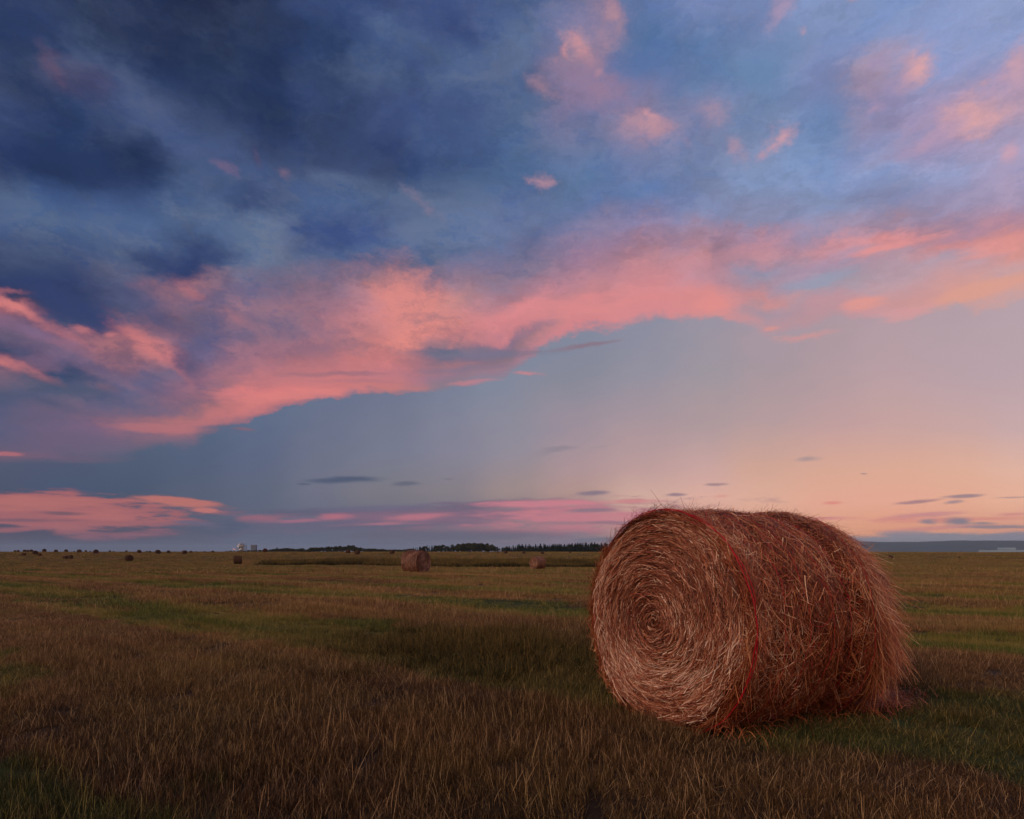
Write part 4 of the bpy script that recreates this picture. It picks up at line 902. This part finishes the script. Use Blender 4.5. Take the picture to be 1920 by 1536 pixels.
def place_tree(kind, px, top, Y, label, cat, group=None, wide=1.0, base=None):
    pr = random.choice(protos[kind]); H0 = {'broad': 8, 'pine': 8, 'shrub': 4, 'red': 4}[kind]
    if pr.name in used_p:
        r = pr.copy(); COL.objects.link(r)
        for ch in list(pr.children):
            c = ch.copy(); COL.objects.link(c); c.parent = r
    else: r = pr; used_p.add(pr.name)
    X = (px-CX)/F*Y; z = float(terrain(X, Y))-.1
    h = (EYE-z)+(HY-top)*Y/F; sc = max(h/H0, .15)
    r.location = (X, Y, z); r.scale = (sc*wide, sc*wide, sc); r.rotation_euler = (0, 0, rng.uniform(0, 6.28)); tag(r, label, cat, group)
def prof(pts, x): return float(np.interp(x, [p[0] for p in pts], [p[1] for p in pts]))
TOP = [(400, 1033), (440, 1033), (470, 1032), (500, 1031.5), (540, 1028), (575, 1029), (598, 1025.5), (625, 1023.5), (665, 1023.5), (690, 1028), (730, 1031), (765, 1030.5), (785, 1025), (800, 1023), (850, 1022.5), (865, 1019.5), (880, 1016.5), (900, 1017), (915, 1021), (940, 1027), (950, 1025), (965, 1022.5), (1010, 1021.5), (1060, 1021), (1085, 1018.5), (1110, 1019), (1160, 1019)]
x = 535
while x < 945:
    t = prof(TOP, x); j = rng.uniform(-1.2, 1.8)
    if 690 < x < 775: place_tree('shrub', x, t+j*.6, rng.uniform(640, 700), 'low dark shrub in the gap between the two far woods', 'shrub', 'shrubs in the gap of the far treeline', 1.3)
    elif x < 600: place_tree('shrub', x, t+j, rng.uniform(620, 700), 'rounded dark shrub at the left end of the far treeline', 'shrub', 'shrubs at the left of the far treeline', 1.2)
    elif 850 < x < 930: place_tree('broad', x, t+j*.6, rng.uniform(640, 720), 'tall rounded dark tree in the highest clump of the far wood', 'tree', 'trees of the highest clump', 1.1)
    elif x < 690: place_tree('broad', x, t+j, rng.uniform(640, 720), 'dark broadleaf tree in the left-hand far wood', 'tree', 'trees of the left far wood')
    else: place_tree(random.choice(['broad', 'pine']), x, t+j, rng.uniform(640, 720), 'dark tree in the far wood behind the nearest far bale', 'tree', 'trees of the middle far wood')
    x += rng.uniform(1.8, 3) if 690 < x < 775 else rng.uniform(2.6, 4.6)
x = 942
while x < 1175:
    place_tree('pine', x, prof(TOP, x)+rng.uniform(-2, 2.5), rng.uniform(600, 700), 'pointed dark pine in the far row left of the big bale', 'tree', 'pines of the far row', rng.uniform(1.2, 2.0)); x += rng.uniform(2.2, 4)
x = 425
while x < 535:
    place_tree('shrub', x, prof(TOP, x)+rng.uniform(-.8, .8), rng.uniform(640, 720), 'low dark bush of the thin hedge under the distant towers', 'shrub', 'bushes under the distant towers', 1.5); x += rng.uniform(5, 8)
place_tree('red', 497, 1028, 280, 'rust-red bush on the skyline right of the distant towers', 'shrub', None, .75)
place_tree('broad', 519, 1025.5, 640, 'thin bare-looking tree standing alone above the hedge', 'tree', None, .45)
for i, (xx, tp) in enumerate(((1875, 1036), (1908, 1035.5), (1917, 1036))):
    place_tree('shrub', xx, tp, 420, ['small dark bush under the pale warehouse', 'left of two small dark bushes at the right edge', 'right of two small dark bushes at the right edge'][i], 'shrub', None, 1.0)

# ------------------------------------------------------------------ hills and far buildings
mh, nh, bh = material('hill_woods'); Ph = nh.new('ShaderNodeNewGeometry').outputs['Position']
nh.put(bh.inputs['Base Color'], nh.mix(nh.noise(nh.vmath('MULTIPLY', Ph, (.001, .001, .01)), 1, 6, .6), (.02, .032, .028, 1), (.085, .095, .06, 1)))
def hills():
    azs = np.radians(np.linspace(12, 80, 260)); rows = []
    ds = [7800, 8200, 8700, 9200, 9800, 11500]
    up = np.clip((azs-math.radians(12))/math.radians(9), 0, 1)
    top = 98+18*(fbm(azs*9, azs*0, 5)-.5)*2*1.1+5*(fbm(azs*130, azs*0+4, 3)-.5)
    for d, f in zip(ds, (0, .30, .72, 1.0, .96, .2)):
        dd = d+600*(fbm(azs*14, azs*0+d, 3)-.5); z = -60+(top+60)*f*up+6*(fbm(azs*60, azs*0+d*.01, 3)-.5)*(f > 0)
        rows.append(np.stack([np.sin(azs)*dd, np.cos(azs)*dd, z], -1))
    V = np.concatenate(rows); n_ = len(azs)
    i = np.arange(len(ds)-1)[:, None]*n_+np.arange(n_-1)[None]
    tag(mesh_obj('hills', V, np.stack([i, i+1, i+n_+1, i+n_], -1).reshape(-1, 4), mh, smooth=True), kind='structure')
hills()

def boxm(x0, x1, y0, y1, z0, z1):
    V = [(x, y, z) for z in (z0, z1) for y in (y0, y1) for x in (x0, x1)]
    return V, [(0, 2, 3, 1), (4, 5, 7, 6), (0, 1, 5, 4), (1, 3, 7, 5), (3, 2, 6, 7), (2, 0, 4, 6)]
def boxes(lst):
    V = []; Fc = []
    for b_ in lst:
        v, f = boxm(*b_); o = len(V); V += v; Fc += [tuple(i+o for i in q) for q in f]
    return V, Fc
mw, _, bw = material('pale_cladding'); bw.inputs['Base Color'].default_value = (.30, .42, .50, 1)
mg, _, bg_ = material('dark_glazing'); bg_.inputs['Base Color'].default_value = (.06, .08, .10, 1)
mk, _, bk = material('concrete'); bk.inputs['Base Color'].default_value = (.20, .20, .21, 1)
mst, _, bst = material('pale_steel'); bst.inputs['Base Color'].default_value = (.30, .29, .29, 1)
mlamp, nlp, blp = material('lit_lamp'); blp.inputs['Emission Color'].default_value = (1, .72, .55, 1); blp.inputs['Emission Strength'].default_value = .6
mred, _, brd = material('red_lamp'); brd.inputs['Emission Color'].default_value = (1, .12, .15, 1); brd.inputs['Emission Strength'].default_value = .8

# warehouse in the valley, right
Yw = 3000.; kx = Yw/F
wx0 = (1858-CX)*kx; gz = float(terrain(wx0+60, Yw))-1
def zt(py): return EYE+(HY-py)*kx
wh = empty('warehouse', (wx0, Yw, gz)); tag(wh, 'pale blue-white warehouse with a taller block, far in the valley at the right edge', 'building')
mesh_obj('wall', *boxes([(0, 200, 0, 80, 0, zt(1031.2)-gz)]), mw, wh)
mesh_obj('roof', *boxes([(-1, 201, -1, 81, zt(1031.2)-gz, zt(1031.2)-gz+1.0)]), mk, wh)
mesh_obj('tall_block', *boxes([((1888-1858)*kx, (1906-1858)*kx, 4, 60, zt(1031.2)-gz+1.003, zt(1027)-gz)]), mw, wh)
for i in range(5):
    w0 = 8+i*22; mesh_obj('door', *boxes([(w0, w0+9, -.6, -.003, 18, 24)]), mg, wh)

# towers, left
Yt = 1500.; kt = Yt/F
def at_px(px): return (px-CX)*kt
gz = float(terrain(at_px(453), Yt))
tw_ = empty('industrial_tower', (at_px(453), Yt, gz)); tag(tw_, 'brightly lit lattice tower on the left skyline', 'tower')
Ht = EYE+(HY-1017)*kt-gz; wv_ = 7.5
legs = []
for sx2 in (-1, 1):
    for sy2 in (-1, 1): mesh_obj('leg', *boxes([(sx2*wv_-.6, sx2*wv_+.6, sy2*wv_-.6, sy2*wv_+.6, 0, Ht*.82)]), mst, tw_)
hb = Ht-18
for i in range(5):
    z = hb+i*3.6; mesh_obj('platform', *boxes([(-wv_-1, wv_+1, -wv_-1, wv_+1, z, z+.6)]), mst, tw_)
mesh_obj('mast', *boxes([(-.7, .7, -.7, .7, Ht*.7, Ht)]), mst, tw_)
mesh_obj('silo', *boxes([(-4.5, 4.5, -4.5, 4.5, 0, hb+13)]), mst, tw_)
for i in range(12):
    lx = rng.uniform(-wv_, wv_); lz = hb+rng.uniform(0, 1)**.8*15
    if abs(lx) > 4 and lz > hb+14: lx *= .4
    mesh_obj('lamp', *boxes([(lx-.5, lx+.5, -wv_-2.4, -wv_-1.4, lz, lz+1.0)]), mlamp, tw_)
x0 = at_px(470); bt = empty('tower_block', (x0, Yt, gz)); tag(bt, 'plain grey-blue tower block beside the lit tower on the left skyline', 'building')
Hb = EYE+(HY-1022.3)*kt-gz; Wb = 9*kt
mbk, _, bbk = material('grey_blue_wall'); bbk.inputs['Base Color'].default_value = (.17, .19, .24, 1)
mesh_obj('wall', *boxes([(0, Wb, 0, 10, 0, Hb)]), mbk, bt); mesh_obj('roof', *boxes([(-.3, Wb+.3, -.3, 10.3, Hb, Hb+.8)]), mk, bt)
for i in range(4): mesh_obj('window', *boxes([(1, Wb-1, -.2, -.003, Hb-3.2-i*3, Hb-2-i*3)]), mg, bt)
ant = empty('light_mast', (at_px(439), Yt, gz)); tag(ant, 'small mast with red lights left of the lit tower', 'mast')
Ha = EYE+(HY-1028.5)*kt-gz
mesh_obj('pole', *boxes([(-.4, .4, -.4, .4, 0, Ha)]), mst, ant)
for i in range(3): mesh_obj('lamp', *boxes([(-2.5+i*2, -1.1+i*2, -1.2, -.5, Ha-1.5-i*.9, Ha-.3-i*.9)]), mred, ant)

# ------------------------------------------------------------------ haze
HAZE = 5.5e-5
if HAZE:
    V, Fc = boxm(-17000, 17000, -3500, 19000, -62-1, 125)
    mhz = bpy.data.materials.new('haze'); mhz.use_nodes = True; t = mhz.node_tree; t.nodes.clear()
    pv = t.nodes.new('ShaderNodeVolumePrincipled'); pv.inputs['Color'].default_value = (.50, .72, .99, 1); pv.inputs['Density'].default_value = HAZE
    oo = t.nodes.new('ShaderNodeOutputMaterial'); t.links.new(pv.outputs[0], oo.inputs['Volume'])
    tag(mesh_obj('haze', V, Fc, mhz), kind='stuff')

# ------------------------------------------------------------------ camera and render
cam = bpy.data.cameras.new('camera'); co = bpy.data.objects.new('camera', cam); COL.objects.link(co)
co.location = (0, 0, EYE); co.rotation_euler = (PI/2, 0, 0); cam.sensor_width = 36; cam.lens = 36*F/1920
cam.shift_y = (HY-768)/1920; cam.clip_start = .05; cam.clip_end = 60000
scene.camera = co
scene.view_settings.view_transform = 'Standard'; scene.view_settings.look = 'None'; scene.view_settings.exposure = 0; scene.view_settings.gamma = 1
scene.render.engine = 'CYCLES'
scene.cycles.max_bounces = 5; scene.cycles.diffuse_bounces = 3; scene.cycles.volume_bounces = 0; scene.cycles.use_denoising = True
